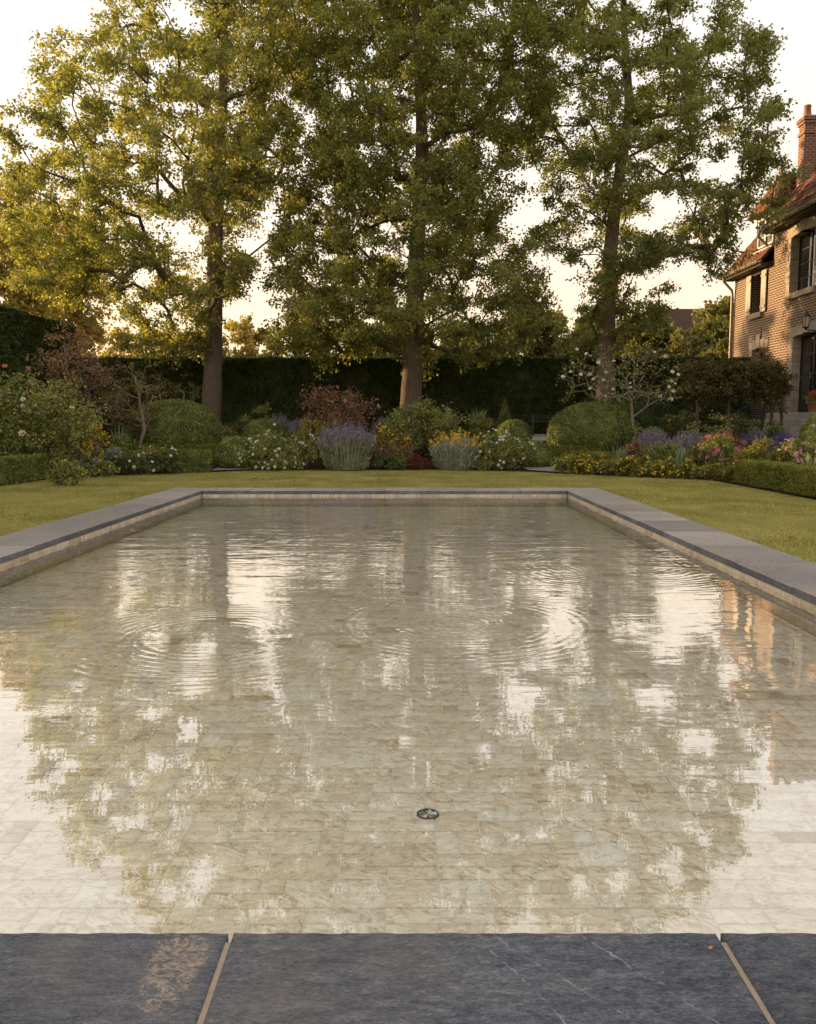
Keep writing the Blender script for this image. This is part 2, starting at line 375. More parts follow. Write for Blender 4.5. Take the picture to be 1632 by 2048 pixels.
def water_mat():
    m, nt, out = new_mat('water'); v = coords(nt)
    # wind ripples: finer and livelier towards the far end, long crests across the view
    sx = nt.nodes.new('ShaderNodeSeparateXYZ'); nt.links.new(v, sx.inputs[0])
    w1 = noise(nt, mapping(nt, v, (1.15, 3.3, 1)), 1.25, 2, 0.5, 0.5)
    w2 = noise(nt, mapping(nt, v, (4.0, 9.0, 1)), 1.5, 2, 0.5, 0.6)
    w3 = noise(nt, mapping(nt, v, (1, 1.6, 1)), 0.9, 2, 0.5)
    patch = noise(nt, mapping(nt, v, (0.45, 0.3, 1)), 1.0, 2, 0.5)
    liv = mth(nt, 'MULTIPLY', ramp_f(nt, patch, 0.30, 0.75), 1.0)
    far = ramp_f(nt, sx.outputs[1], 3.0, 8.0)
    amp = mth(nt, 'MULTIPLY_ADD', far, 1.0, mth(nt, 'MULTIPLY_ADD', liv, 0.24, 0.05))
    h = mth(nt, 'MULTIPLY', mth(nt, 'ADD', mth(nt, 'MULTIPLY', w1, 0.0052), mth(nt, 'MULTIPLY', w2, 0.0013)), amp)
    h = mth(nt, 'ADD', h, mth(nt, 'MULTIPLY', w3, 0.0016))
    for (px, py, r0, wd, k, a) in ((915, 1246, 0.08, 0.30, 104, 0.00050), (915, 1246, 0.72, 0.20, 96, 0.00015), (420, 1275, 0.60, 0.24, 96, 0.00028), (1250, 1130, 0.7, 0.5, 84, 0.00024)):
        c = at_z(px, py, ZW)
        d = nt.nodes.new('ShaderNodeVectorMath'); d.operation = 'DISTANCE'; nt.links.new(v, d.inputs[0]); d.inputs[1].default_value = (c[0], c[1], ZW)
        rr = mth(nt, 'ADD', d.outputs['Value'], mth(nt, 'MULTIPLY_ADD', w3, 0.10, -0.05))
        e = mth(nt, 'DIVIDE', mth(nt, 'SUBTRACT', rr, r0), wd)
        env = mth(nt, 'POWER', 2.718, mth(nt, 'MULTIPLY', mth(nt, 'MULTIPLY', e, e), -1.0))
        h = mth(nt, 'ADD', h, mth(nt, 'MULTIPLY', mth(nt, 'MULTIPLY', mth(nt, 'SINE', mth(nt, 'MULTIPLY', rr, k)), env), a))
    bn = nt.nodes.new('ShaderNodeBump'); nt.links.new(h, bn.inputs['Height']); bn.inputs['Strength'].default_value = 1.0; bn.inputs['Distance'].default_value = 1.0
    # reflectance climbs from a few percent looking straight down to nearly a mirror at grazing angles
    lw = nt.nodes.new('ShaderNodeLayerWeight'); lw.inputs[0].default_value = 0.5; nt.links.new(bn.outputs[0], lw.inputs['Normal'])
    refl = mth(nt, 'MULTIPLY_ADD', mth(nt, 'POWER', lw.outputs['Facing'], 2.3), 0.88, 0.045)
    tr = nt.nodes.new('ShaderNodeBsdfTransparent'); tr.inputs[0].default_value = (0.99, 0.992, 0.97, 1)
    gl = nt.nodes.new('ShaderNodeBsdfGlossy'); gl.inputs['Roughness'].default_value = 0.01; gl.inputs[0].default_value = (1, 1, 1, 1)
    nt.links.new(bn.outputs[0], gl.inputs['Normal'])
    mx = nt.nodes.new('ShaderNodeMixShader'); nt.links.new(refl, mx.inputs[0]); nt.links.new(tr.outputs[0], mx.inputs[1]); nt.links.new(gl.outputs[0], mx.inputs[2])
    nt.links.new(mx.outputs[0], out.inputs[0])
    return m

M_lawn = lawn_mat(); M_soil = soil_mat()
M_mortar = plain_mat('mortar', (0.24, 0.19, 0.14), (0.36, 0.29, 0.22), 40, 0.9, 0.6, 0.004)
M_grout = plain_mat('grout', (0.72, 0.67, 0.57), (0.80, 0.76, 0.67), 30, 0.85, 0.2, 0.003)
M_gravel = plain_mat('gravel', (0.22, 0.19, 0.17), (0.50, 0.45, 0.40), 28, 0.9, 1.0, 0.03)
M_paving = plain_mat('pale_paving', (0.36, 0.32, 0.28), (0.48, 0.43, 0.37), 6, 0.85, 0.3, 0.01)

# ---- ground: one sheet to the horizon, with the pool left out
ox0, ox1, oy0, oy1 = PX0 - CW, PX1 + CW, PY0 - CW, PY1 + CW
xs = sorted(set([-1500, -500, -150, -60, -30] + list(np.linspace(-20, ox0, 12)) + list(np.linspace(ox0, ox1, 6)) + list(np.linspace(ox1, 20, 12)) + [30, 60, 150, 500, 1500]))
ys = sorted(set([-200, -60, -20, -6] + list(np.linspace(-2, oy0, 3)) + list(np.linspace(oy0, oy1, 6)) + list(np.linspace(oy1, 30, 50)) + [36, 50, 80, 150, 400, 1500, 3000]))
gx, gy = np.meshgrid(xs, ys); gz = terrain(gx, gy) + LAWN_Z
gi = np.arange(gx.size).reshape(gx.shape)
F = []
for j in range(len(ys) - 1):
    for i in range(len(xs) - 1):
        mx_, my_ = (xs[i] + xs[i + 1]) / 2, (ys[j] + ys[j + 1]) / 2
        if ox0 < mx_ < ox1 and oy0 < my_ < oy1: continue
        F.append((gi[j, i], gi[j, i + 1], gi[j + 1, i + 1], gi[j + 1, i]))
tag(link('ground', mesh_np('ground', np.stack([gx, gy, gz], -1), F, M_lawn, smooth=True)), kind='structure')

def sheet(name, front, back, x0, x1, nx, ny, mat, lift, mound=0.0):
    X = np.linspace(x0, x1, nx); a = front(X); b = back(X); t = np.linspace(0, 1, ny)[:, None]
    Y = a[None] * (1 - t) + b[None] * t; XX = np.tile(X, (ny, 1))
    edge = np.minimum(1, np.minimum(t * ny / 1.5, (1 - t) * ny / 1.5)) * np.ones_like(XX)
    Z = terrain(XX, Y) + lift + mound * edge * (0.6 + 0.4 * np.sin(XX * 5.1) * np.cos(Y * 4.3))
    i = np.arange(nx * ny).reshape(ny, nx)
    Fq = np.stack([i[:-1, :-1], i[:-1, 1:], i[1:, 1:], i[1:, :-1]], -1).reshape(-1, 4)
    return tag(link(name, mesh_np(name, np.stack([XX, Y, Z], -1), Fq, mat, smooth=True)), kind='structure')
sheet('flower_bed', lambda x: np.minimum(bedfront(x), 24), lambda x: np.full_like(x, 27.6), -12.0, 5.74, 150, 60, M_soil, LAWN_Z + 0.006, 0.03)
sheet('flower_bed', lambda x: np.full_like(x, 8.0), lambda x: np.full_like(x, 27.6), 5.90, 11.3, 40, 60, M_soil, LAWN_Z + 0.006, 0.03)
# gravel and paving among the beds
ga = at_z(1058, 943, 0); gb = at_z(1122, 943, 0)
sheet('gravel_path', lambda x: bedfront(x) - 0.05, lambda x: np.full_like(x, 24.2), float(ga[0]), float(gb[0]) + 0.1, 12, 30, M_gravel, LAWN_Z + 0.045)
ga2 = at_z(416, 943, 0); gb2 = at_z(492, 943, 0)
sheet('gravel_path', lambda x: bedfront(x) - 0.05, lambda x: np.full_like(x, 24.2), float(ga2[0]), float(gb2[0]), 12, 30, M_gravel, LAWN_Z + 0.045)
sheet('paved_path', lambda x: np.full_like(x, 24.3), lambda x: np.full_like(x, 27.0), 2.6, 6.4, 12, 12, M_paving, LAWN_Z + 0.055)

# ---- pool basin: floor screed with tiles, walls with waterline tiles
b = MB(); b.box(PX0 - 0.15, PX1 + 0.15, PY0 - 0.15, PY1 + 0.15, ZF - 0.15, ZF)
pool_floor = tag(b.build('pool_floor', M_grout), kind='structure')
M_tile_o = tile_mat('floor_tile_single', True); M_tile_i = tile_mat('floor_tile_field', False)
u = 0.075; nx, ny = int((PX1 - PX0) / u), int((PY1 - PY0) / u)
occ = np.zeros((ny, nx), bool); tiles = []
choices = [(2, 1), (1, 1), (2, 2), (1, 2), (3, 1), (3, 2), (4, 2)]; pw = [0.35, 0.32, 0.14, 0.08, 0.06, 0.04, 0.01]
pick = rng.choice(len(choices), size=nx * ny, p=pw); q = 0
for j in range(ny):
    for i in range(nx):
        if occ[j, i]: continue
        w, h = choices[pick[q]]; q += 1
        w = min(w, nx - i); h = min(h, ny - j)
        while w > 1 and occ[j, i:i + w].any(): w -= 1
        if occ[j:j + h, i:i + w].any(): h = 1
        occ[j:j + h, i:i + w] = True
        tiles.append((PX0 + i * u, PY0 + j * u, w, h))
def cbox_np(w, h, t, bv):
    V = []
    for z, d in ((0, 0), (t - bv, 0), (t, bv)):
        V += [(d, d, z), (w - d, d, z), (w - d, h - d, z), (d, h - d, z)]
    Fq = [(8, 9, 10, 11)] + [(r * 4 + i, r * 4 + (i + 1) % 4, r * 4 + 4 + (i + 1) % 4, r * 4 + 4 + i) for r in range(2) for i in range(4)]
    return np.array(V), np.array(Fq)
gap = 0.0048
ctr = np.array([(x + w * u / 2, y + h * u / 2) for x, y, w, h in tiles])
vis = (ctr[:, 1] > 2.62) & (np.abs(ctr[:, 0]) < ctr[:, 1] * 0.5 + 0.1)
order = np.argsort(np.where(vis, np.hypot(ctr[:, 0], ctr[:, 1]), 99))
single = set(order[:290].tolist()); protos = {}; VV, FF, base = [], [], 0
for k, (x, y, w, h) in enumerate(tiles):
    if (w, h) not in protos:
        V, Fq = cbox_np(w * u - gap, h * u - gap, 0.008, 0.0012); protos[(w, h)] = (V, Fq, mesh_np('tile', V, Fq, M_tile_o))
    V, Fq, me = protos[(w, h)]
    dz = random.uniform(-0.0012, 0.0012)
    if k in single: link('tile', me, pool_floor, (x + gap / 2, y + gap / 2, ZF - 0.0042 + dz))
    else: VV.append(V + [x + gap / 2, y + gap / 2, ZF - 0.0042 + dz]); FF.append(Fq + base); base += len(V)
tag(link('tile_field', mesh_np('tile_field', np.concatenate(VV), np.concatenate(FF), M_tile_i), pool_floor), kind='stuff')
b = MB()
b.box(PX0 - 0.25, PX0 - 0.012, PY0 - 0.25, PY1 + 0.25, ZF + 0.001, -0.10); b.box(PX1 + 0.012, PX1 + 0.25, PY0 - 0.25, PY1 + 0.25, ZF + 0.001, -0.10)
b.box(PX0 - 0.01, PX1 + 0.01, PY1 + 0.012, PY1 + 0.25, ZF + 0.001, -0.10); b.box(PX0 - 0.01, PX1 + 0.01, PY0 - 0.25, PY0 - 0.012, ZF + 0.001, -0.10)
pool_wall = tag(b.build('pool_wall', M_grout), kind='structure')
M_wl = tile_mat('waterline_tile', True, True)
rows = [(-0.106, -0.058), (-0.170, -0.110), (-0.253, -0.174)]
def wall_run(axis, c, a0, a1, step, face):
    n = int(round((a1 - a0) / step)); st = (a1 - a0) / n; cache = {}
    for r, (z0, z1) in enumerate(rows):
        if r not in cache:
            V, Fq = cbox_np(st - 0.004, z1 - z0, 0.012, 0.0012)
            if axis == 'y': V = np.stack([V[:, 2] * face, V[:, 0], V[:, 1]], -1)
            else: V = np.stack([V[:, 0], V[:, 2] * face, V[:, 1]], -1)
            if (axis == 'y') != (face > 0): Fq = Fq[:, ::-1]
            cache[r] = mesh_np('tile', V, Fq, M_wl)
        if r < 2:
            for i in range(n):
                p = a0 + i * st + (0.0 if r % 2 == 0 else -st / 2 * 0)
                link('tile', cache[r], pool_wall, ((c, p, z0) if axis == 'y' else (p, c, z0)))
        else:
            me = cache[r]; V = np.array([v.co[:] for v in me.vertices]); Fq = np.array([p.vertices[:] for p in me.polygons])
            P = np.zeros((n, 3)); P[:, 1 if axis == 'y' else 0] = a0 + np.arange(n) * st; P[:, 0 if axis == 'y' else 1] = c; P[:, 2] = z0
            o = link('underwater_tiles', mesh_np('underwater_tiles', (V[None] + P[:, None]).reshape(-1, 3), (Fq[None] + (np.arange(n) * len(V))[:, None, None]).reshape(-1, 4), M_wl), pool_wall)
            tag(o, kind='stuff')
wall_run('y', PX1 + 0.011, PY0, PY1, 0.30, -1)
wall_run('y', PX0 - 0.011, PY0, PY1, 0.30, 1)
wall_run('x', PY1 + 0.011, PX0, PX1, 0.30, -1)
b = MB(); b.add([(PX0 - .011, PY0 - .01, ZW), (PX1 + .011, PY0 - .01, ZW), (PX1 + .011, PY1 + .011, ZW), (PX0 - .011, PY1 + .011, ZW)], [(0, 1, 2, 3)])
tag(b.build('water', water_mat()), kind='structure')

# ---- coping: mortar bed with bluestone slabs
b = MB()
zt = -0.006
b.box(ox0 + .01, PX0 - .02, oy0, oy1 - .01, -0.4, zt); b.box(PX1 + .02, ox1 - .01, oy0, oy1 - .01, -0.4, zt)
b.box(PX0 - .02, PX1 + .02, PY1 + .02, oy1 - .01, -0.4, zt - .0005); b.box(PX0 - .02, PX1 + .02, oy0, PY0 - .02, -0.4, zt - .0005)
coping = tag(b.build('coping', M_mortar), kind='structure')
M_blue = bluestone('bluestone')
jl = float(at_z(460, 1868, 0)[0]); jr = float(at_z(1440, 1868, 0)[0]); sw = jr - jl
M_side = bluestone('bluestone_sky_sheen', pale=1.95, gloss=0.14, warm=0.9)  # paler, warmer stone colour stands in for sky reflected off the side slabs
M_blue_st = bluestone('bluestone_stained', stain=(0.965, 0.50, 0.06, 0.13)); M_blue_v = bluestone('bluestone_veined', veins=True)
OH = 0.012   # the slab nosing overhangs the tiles
def near_slab(x0, x1, mat):
    nxx, nyy = 90, 56; X = np.linspace(0, 1, nxx); Y = np.linspace(0, 1, nyy); XX, YY = np.meshgrid(X, Y)
    w, d = x1 - x0, CW + OH
    px = XX * w; py = YY * d
    e = np.minimum.reduce([px, w - px, py, d - py])
    hgt = np.zeros_like(px)
    for (kx, ky, a) in ((4, 7, .0016), (9, 15, .0011), (17, 33, .0007), (31, 60, .0004)):
        hgt += a * np.sin(kx * px * 2 + rng.uniform(0, 6) + 2 * np.sin(ky * py * .7 + rng.uniform(0, 6))) * np.sin(ky * py + rng.uniform(0, 6) + 1.5 * np.sin(kx * px))
    Z = np.where(e < 1e-6, -0.006, 0) + 1.5 * hgt * np.clip(e / 0.02, 0, 1)
    jit = 0.0022 * np.sin(px * 61 + 1) * np.sin(px * 23)
    PYY = py + np.where(YY > 0.98, jit, 0)
    V = np.stack([px, PYY, Z], -1).reshape(-1, 3)
    i = np.arange(nxx * nyy).reshape(nyy, nxx); Fq = np.stack([i[:-1, :-1], i[:-1, 1:], i[1:, 1:], i[1:, :-1]], -1).reshape(-1, 4)
    # skirt
    loop = np.concatenate([i[0, :-1], i[:-1, -1], i[-1, :0:-1], i[:0:-1, 0]])
    Vs = V[loop].copy(); Vs[:, 2] = -0.055; bidx = len(V) + np.arange(len(loop))
    Fs = np.stack([loop, bidx, np.roll(bidx, -1), np.roll(loop, -1)], -1)
    o = link('slab', mesh_np('slab', np.concatenate([V, Vs]), np.concatenate([Fq, Fs]), mat, smooth=True), coping, (x0, PY0 - CW, 0))
    return o
jg = 0.0058
k0 = jl - sw
near_slab(k0 + jg, jl - jg, M_blue_st)['label'] = 'dark slab with a tan scaly stain at its end'
near_slab(jl + jg, jr - jg, M_blue_v); near_slab(jr + jg, jr + sw - jg, M_blue)
near_slab(jr + sw + jg, ox1, M_blue); near_slab(k0 - sw + jg, k0 - jg, M_blue); near_slab(ox0, k0 - sw - jg, M_blue)
def slabs(axis, a0, a1, step, c0, c1):
    n = int(round((a1 - a0) / step)); st = (a1 - a0) / n
    for i in range(n):
        s0, s1 = a0 + i * st + 0.005, a0 + (i + 1) * st - 0.005
        s = MB(); dz = random.uniform(-.003, .003)
        if axis == 'y':
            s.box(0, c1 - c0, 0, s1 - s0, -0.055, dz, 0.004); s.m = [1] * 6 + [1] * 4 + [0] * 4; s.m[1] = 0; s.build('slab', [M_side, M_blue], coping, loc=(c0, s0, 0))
        else:
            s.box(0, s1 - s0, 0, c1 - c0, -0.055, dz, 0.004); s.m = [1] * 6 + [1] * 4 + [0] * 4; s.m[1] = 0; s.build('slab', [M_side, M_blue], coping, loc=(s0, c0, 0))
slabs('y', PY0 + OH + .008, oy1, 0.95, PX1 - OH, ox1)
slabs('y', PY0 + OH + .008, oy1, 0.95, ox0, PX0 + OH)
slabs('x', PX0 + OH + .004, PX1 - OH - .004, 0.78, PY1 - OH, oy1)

# ---- mown grass on the lawn
n = 520000
gxs = rng.uniform(-10.5, 8.5, n * 2); gys = rng.uniform(4.0, 21.0, n * 2)
# more blades where the lawn is close
keep = (np.abs(gxs) < gys * 0.5 + 0.4) & (gys < bedfront(gxs) + 0.03 * rng.normal(size=n * 2)) & ~((gxs > ox0 + .012) & (gxs < ox1 - .012) & (gys < oy1 - .012))
keep &= rng.random(n * 2) < np.clip(11.0 / gys, 0.45, 1.0)
gxs, gys = gxs[keep], gys[keep]; n = len(gxs)
gpos = np.stack([gxs, gys, terrain(gxs, gys) + LAWN_Z - 0.002], -1)
hgt = rng.uniform(0.012, 0.034, n) * (0.75 + 0.4 * np.sin(gxs * 1.7 + 2 * np.sin(gys * 1.1)))
a = rng.uniform(0, 2 * math.pi, n); lean = rng.uniform(0.1, 0.9, n)
tip = gpos + np.stack([np.cos(a) * lean * hgt, np.sin(a) * lean * hgt, hgt], -1)
sd = np.stack([-np.sin(a), np.cos(a), np.zeros(n)], -1) * rng.uniform(0.002, 0.0045, n)[:, None]
V = np.stack([gpos - sd, gpos + sd, tip], 1).reshape(-1, 3)
M_grass = leaf_mat('grass_blades', (0.105, 0.119, 0.030), (0.293, 0.285, 0.084), (0.585, 0.513, 0.230), 0.3, 0.6, 1.1)
tag(link('grass', mesh_np('grass', V, np.arange(3 * n).reshape(-1, 3), M_grass)), 'short mown lawn grass around the pool coping', 'grass', kind='stuff')
# ================================================================ HOUSE
HX = 11.5
def brick_mat(key, c1, c2, c3, mortar, axis='x'):
    m, nt, out = new_mat(key); v = coords(nt)
    s = nt.nodes.new('ShaderNodeSeparateXYZ'); nt.links.new(v, s.inputs[0])
    # bricks run along whichever horizontal axis the face follows
    geo = nt.nodes.new('ShaderNodeNewGeometry'); sn = nt.nodes.new('ShaderNodeSeparateXYZ'); nt.links.new(geo.outputs['True Normal'], sn.inputs[0])
    isx = mth(nt, 'GREATER_THAN', mth(nt, 'ABSOLUTE', sn.outputs[0]), 0.7)
    run = mth(nt, 'ADD', mth(nt, 'MULTIPLY', s.outputs[1], isx), mth(nt, 'MULTIPLY', s.outputs[0], mth(nt, 'SUBTRACT', 1.0, isx)))
    cb = nt.nodes.new('ShaderNodeCombineXYZ'); nt.links.new(run, cb.inputs[0]); nt.links.new(s.outputs[2], cb.inputs[1])
    wob = noise(nt, v, 3.0, 3, 0.6)
    cb2 = nt.nodes.new('ShaderNodeVectorMath'); cb2.operation = 'ADD'; nt.links.new(cb.outputs[0], cb2.inputs[0])
    w3 = nt.nodes.new('ShaderNodeCombineXYZ'); nt.links.new(mth(nt, 'MULTIPLY_ADD', wob, 0.02, -0.01), w3.inputs[1]); nt.links.new(w3.outputs[0], cb2.inputs[1])
    bt = nt.nodes.new('ShaderNodeTexBrick'); nt.links.new(cb2.outputs[0], bt.inputs[0])
    bt.inputs['Scale'].default_value = 1.0; bt.inputs['Brick Width'].default_value = 0.23; bt.inputs['Row Height'].default_value = 0.078
    bt.inputs['Mortar Size'].default_value = 0.013; bt.inputs['Mortar Smooth'].default_value = 0.2; bt.inputs['Bias'].default_value = -0.1
    bt.inputs['Color1'].default_value = (*c1, 1); bt.inputs['Color2'].default_value = (*c2, 1); bt.inputs['Mortar'].default_value = (*mortar, 1)
    big = ramp_f(nt, noise(nt, v, 0.8, 5, 0.65), 0.35, 0.7)
    col = mixc(nt, mth(nt, 'MULTIPLY', mth(nt, 'MULTIPLY', big, mth(nt, 'SUBTRACT', 1.0, bt.outputs['Fac'])), 0.6), bt.outputs['Color'], (*c3,))
    fine = noise(nt, v, 45, 4, 0.7)
    col = mixc(nt, 0.35, col, mixc(nt, fine, (0.05, 0.04, 0.035), (0.5, 0.42, 0.35)), 'OVERLAY')
    h = mth(nt, 'ADD', mth(nt, 'MULTIPLY', bt.outputs['Fac'], -1.0), mth(nt, 'MULTIPLY', fine, 0.5))
    principled(nt, out, col, 0.9, bump(nt, h, 0.7, 0.012), 0.2)
    return m
M_brick = brick_mat('old_brick', (0.17, 0.108, 0.086), (0.105, 0.072, 0.062), (0.20, 0.15, 0.125), (0.50, 0.43, 0.35))
M_brick2 = brick_mat('chimney_brick', (0.29, 0.12, 0.075), (0.21, 0.09, 0.06), (0.30, 0.16, 0.11), (0.44, 0.38, 0.31))
M_stone = plain_mat('dressed_stone', (0.27, 0.235, 0.19), (0.44, 0.39, 0.32), 5, 0.85, 0.4, 0.01)
M_step = plain_mat('step_stone', (0.30, 0.285, 0.27), (0.42, 0.40, 0.37), 5, 0.8, 0.3, 0.008)
M_shutter = plain_mat('cream_paint', (0.40, 0.355, 0.31), (0.48, 0.435, 0.38), 4, 0.55, 0.1, 0.004, stretch=(8, 8, 1))
M_white = plain_mat('white_paint', (0.60, 0.57, 0.52), (0.70, 0.67, 0.62), 5, 0.5, 0.1, 0.003)
M_iron = plain_mat('black_iron', (0.010, 0.010, 0.011), (0.028, 0.027, 0.026), 20, 0.45, 0.2, 0.002)
M_zinc = plain_mat('zinc', (0.20, 0.185, 0.16), (0.33, 0.30, 0.26), 6, 0.45, 0.1, 0.004, metal=0.5)
M_darkwood = plain_mat('dark_timber', (0.022, 0.016, 0.012), (0.05, 0.036, 0.026), 6, 0.7, 0.3, 0.006)
M_terra = plain_mat('terracotta', (0.26, 0.125, 0.07), (0.40, 0.21, 0.13), 8, 0.8, 0.3, 0.006)
M_lead = plain_mat('lead_flashing', (0.16, 0.17, 0.19), (0.26, 0.27, 0.29), 6, 0.5, 0.3, 0.01)
def roof_tile_mat(key, per_object):
    m, nt, out = new_mat(key); v = coords(nt)
    rnd = nt.nodes.new('ShaderNodeObjectInfo').outputs['Random'] if per_object else nt.nodes.new('ShaderNodeNewGeometry').outputs['Random Per Island']
    rp = ramp(nt, [(0.0, (0.09, 0.036, 0.026)), (0.4, (0.145, 0.056, 0.036)), (0.75, (0.21, 0.085, 0.05)), (1.0, (0.16, 0.10, 0.075))]); nt.links.new(rnd, rp.inputs[0])
    a = noise(nt, v, 14, 5, 0.65)
    col = mixc(nt, mth(nt, 'MULTIPLY', ramp_f(nt, a, 0.5, 0.75), 0.6), rp.outputs[0], (0.085, 0.065, 0.045))
    principled(nt, out, col, 0.8, bump(nt, a, 0.4, 0.008), 0.3)
    return m
M_tile_many = roof_tile_mat('roof_tiles_field', False); M_tile_one = roof_tile_mat('roof_tile_single', True)
def glass_mat(key, tint, rough=0.03):
    m, nt, out = new_mat(key)
    nz = noise(nt, coords(nt), 2.5, 2, 0.5)
    p = principled(nt, out, tint, rough, bump(nt, nz, 0.05, 0.02), 1.0)
    p.inputs['IOR'].default_value = 1.8
    return m
M_glass = glass_mat('window_glass', (0.012, 0.012, 0.013)); M_glass_sky = M_glass
def lantern_glass():
    m, nt, out = new_mat('frosted_lantern_glass')
    p = principled(nt, out, (0.75, 0.62, 0.42), 0.35, None, 0.6)
    p.inputs['Transmission Weight'].default_value = 0.45
    return m

def hxy(px, py): return at_x(px, py, HX)
YM = float(hxy(1549, 500)[1])            # where the tall block meets the low wing
YC = float(hxy(1467, 640)[1])            # far corner of the wing
YN = 15.0
ZG = 0.55
Z_EAVE_M, Z_EAVE_W = float(hxy(1560, 452)[2]), float(hxy(1480, 548)[2])
house = thing('house', 'old brick house with red tiled roofs and cream shutters at the right edge', 'house', (HX, YM, ZG))
def hb(mb, name, mats, parent=house, smooth=False):
    """build in world coordinates, parented under the house without moving"""
    o = mb.build(name, mats, parent, smooth)
    return fix(o, parent)
def world_loc(p):
    l = np.zeros(3)
    while p is not None:
        l += np.array(p.location); p = p.parent
    return l
def fix(o, parent):
    w = world_loc(parent); o.data.transform(__import__('mathutils').Matrix.Translation((-float(w[0]), -float(w[1]), -float(w[2])))); return o
# openings on the facade: far y, near y, z0, z1, recess
def opening(pxl, pxr, pyt, pyb, ref):
    a = hxy(pxl, ref); c = hxy(pxr, ref)
    zt = hxy(pxl, pyt)[2]; zb = hxy(pxl, pyb)[2]
    return (float(c[1]), float(a[1]), float(zb), float(zt))
DEP = 0.24
w1 = opening(1505, 1525, 553, 629, 600)
w2 = opening(1581, 1629, 474, 588, 540)
dr = opening(1583, 1637, 672, 826, 760)
w3 = opening(1504, 1529, 699, 760, 720)
w4 = (YM - 6.2, YM - 5.0, w2[2], w2[3]); w5 = (YM - 6.3, YM - 4.9, w3[2], w3[3] + .5)
def facade(name, y0, y1, z0, z1, holes, parent):
    ysl = sorted(set([y0, y1] + [h[0] for h in holes] + [h[1] for h in holes])); zsl = sorted(set([z0, z1] + [h[2] for h in holes] + [h[3] for h in holes]))
    mb = MB(); T = 0.34
    for i in range(len(ysl) - 1):
        for j in range(len(zsl) - 1):
            ym, zm = (ysl[i] + ysl[i + 1]) / 2, (zsl[j] + zsl[j + 1]) / 2
            if any(h[0] < ym < h[1] and h[2] < zm < h[3] for h in holes): continue
            a, c, d, e = ysl[i], ysl[i + 1], zsl[j], zsl[j + 1]
            mb.add([(HX, a, d), (HX, c, d), (HX, c, e), (HX, a, e)], [(3, 2, 1, 0)])
    for h in holes:
        a, c, d, e = h
        for (p, q) in (((a, d), (a, e)), ((c, e), (c, d)), ((a, e), (c, e)), ((c, d), (a, d))):
            mb.add([(HX, p[0], p[1]), (HX, q[0], q[1]), (HX + T, q[0], q[1]), (HX + T, p[0], p[1])], [(0, 1, 2, 3)])
    # end walls, back and top close the block
    X1 = HX + 8.4
    mb.add([(HX, y1, z0), (X1, y1, z0), (X1, y1, z1), (HX, y1, z1)], [(3, 2, 1, 0)])
    mb.add([(HX, y0, z0), (X1, y0, z0), (X1, y0, z1), (HX, y0, z1)], [(0, 1, 2, 3)])
    mb.add([(X1, y0, z0), (X1, y1, z0), (X1, y1, z1), (X1, y0, z1)], [(0, 1, 2, 3)])
    # dark rooms behind the panes
    mb.add([(HX + 1.6, y0 + .1, z0), (HX + 1.6, y1 - .1, z0), (HX + 1.6, y1 - .1, z1), (HX + 1.6, y0 + .1, z1)], [(3, 2, 1, 0)])
    return hb(mb, name, M_brick, parent)
facade('wall', YM, YC, ZG - .6, Z_EAVE_W, [w1, w3], house)
facade('wall', YN, YM - 0.001, ZG - .6, Z_EAVE_M, [w2, dr, w4, w5], house)
# gable triangles
RW = 4.2
pw_ = math.tan(R(50))
def gable(y, ze):
    mb = MB(); mb.add([(HX, y, ze), (HX + 2 * RW, y, ze), (HX + RW, y, ze + RW * pw_)], [(0, 1, 2)]); return mb
hb(gable(YM - .03, Z_EAVE_M), 'gable', M_brick); hb(gable(YC - .03, Z_EAVE_W), 'gable', M_brick)

def pantile_field(y0, y1, ze, xe, rows_, name, parent, ov=0.0):
    """rows of S-curved tiles; each tile is an island so that colours vary tile by tile"""
    tw, tl = 0.215, 0.30; n = int((y1 - y0) / tw); V, Fq, base = [], [], 0
    c, s = math.cos(R(50)), math.sin(R(50))
    kx = np.linspace(0, 1, 7); prof = 0.028 * np.sin(kx * 2 * math.pi - 0.6) + 0.02
    for r in range(rows_):
        for i in range(n):
            ya = y0 + i * tw
            jz = random.uniform(-.004, .004)
            lo = np.stack([np.full(7, xe + r * tl * c), ya + kx * tw * 1.03, np.full(7, ze + r * tl * s)], -1) + np.stack([-s * (prof + .03 + jz), 0 * kx, c * (prof + .03 + jz)], -1)
            hi = np.stack([np.full(7, xe + (r + 1.12) * tl * c), ya + kx * tw * 1.03, np.full(7, ze + (r + 1.12) * tl * s)], -1) + np.stack([-s * (prof + .004), 0 * kx, c * (prof + .004)], -1)
            lip = lo + np.array([s * 0.022, 0, -c * 0.022])
            V += [lip, lo, hi]; i7 = np.arange(6)
            for a_ in (0, 7): Fq.append(np.stack([base + a_ + i7, base + a_ + i7 + 1, base + a_ + 8 + i7, base + a_ + 7 + i7], -1)[:, ::-1])
            base += 21
    o = link(name, mesh_np(name, np.concatenate(V), np.concatenate(Fq), M_tile_many, smooth=True), parent)
    tag(o, kind='stuff'); return fix(o, parent)
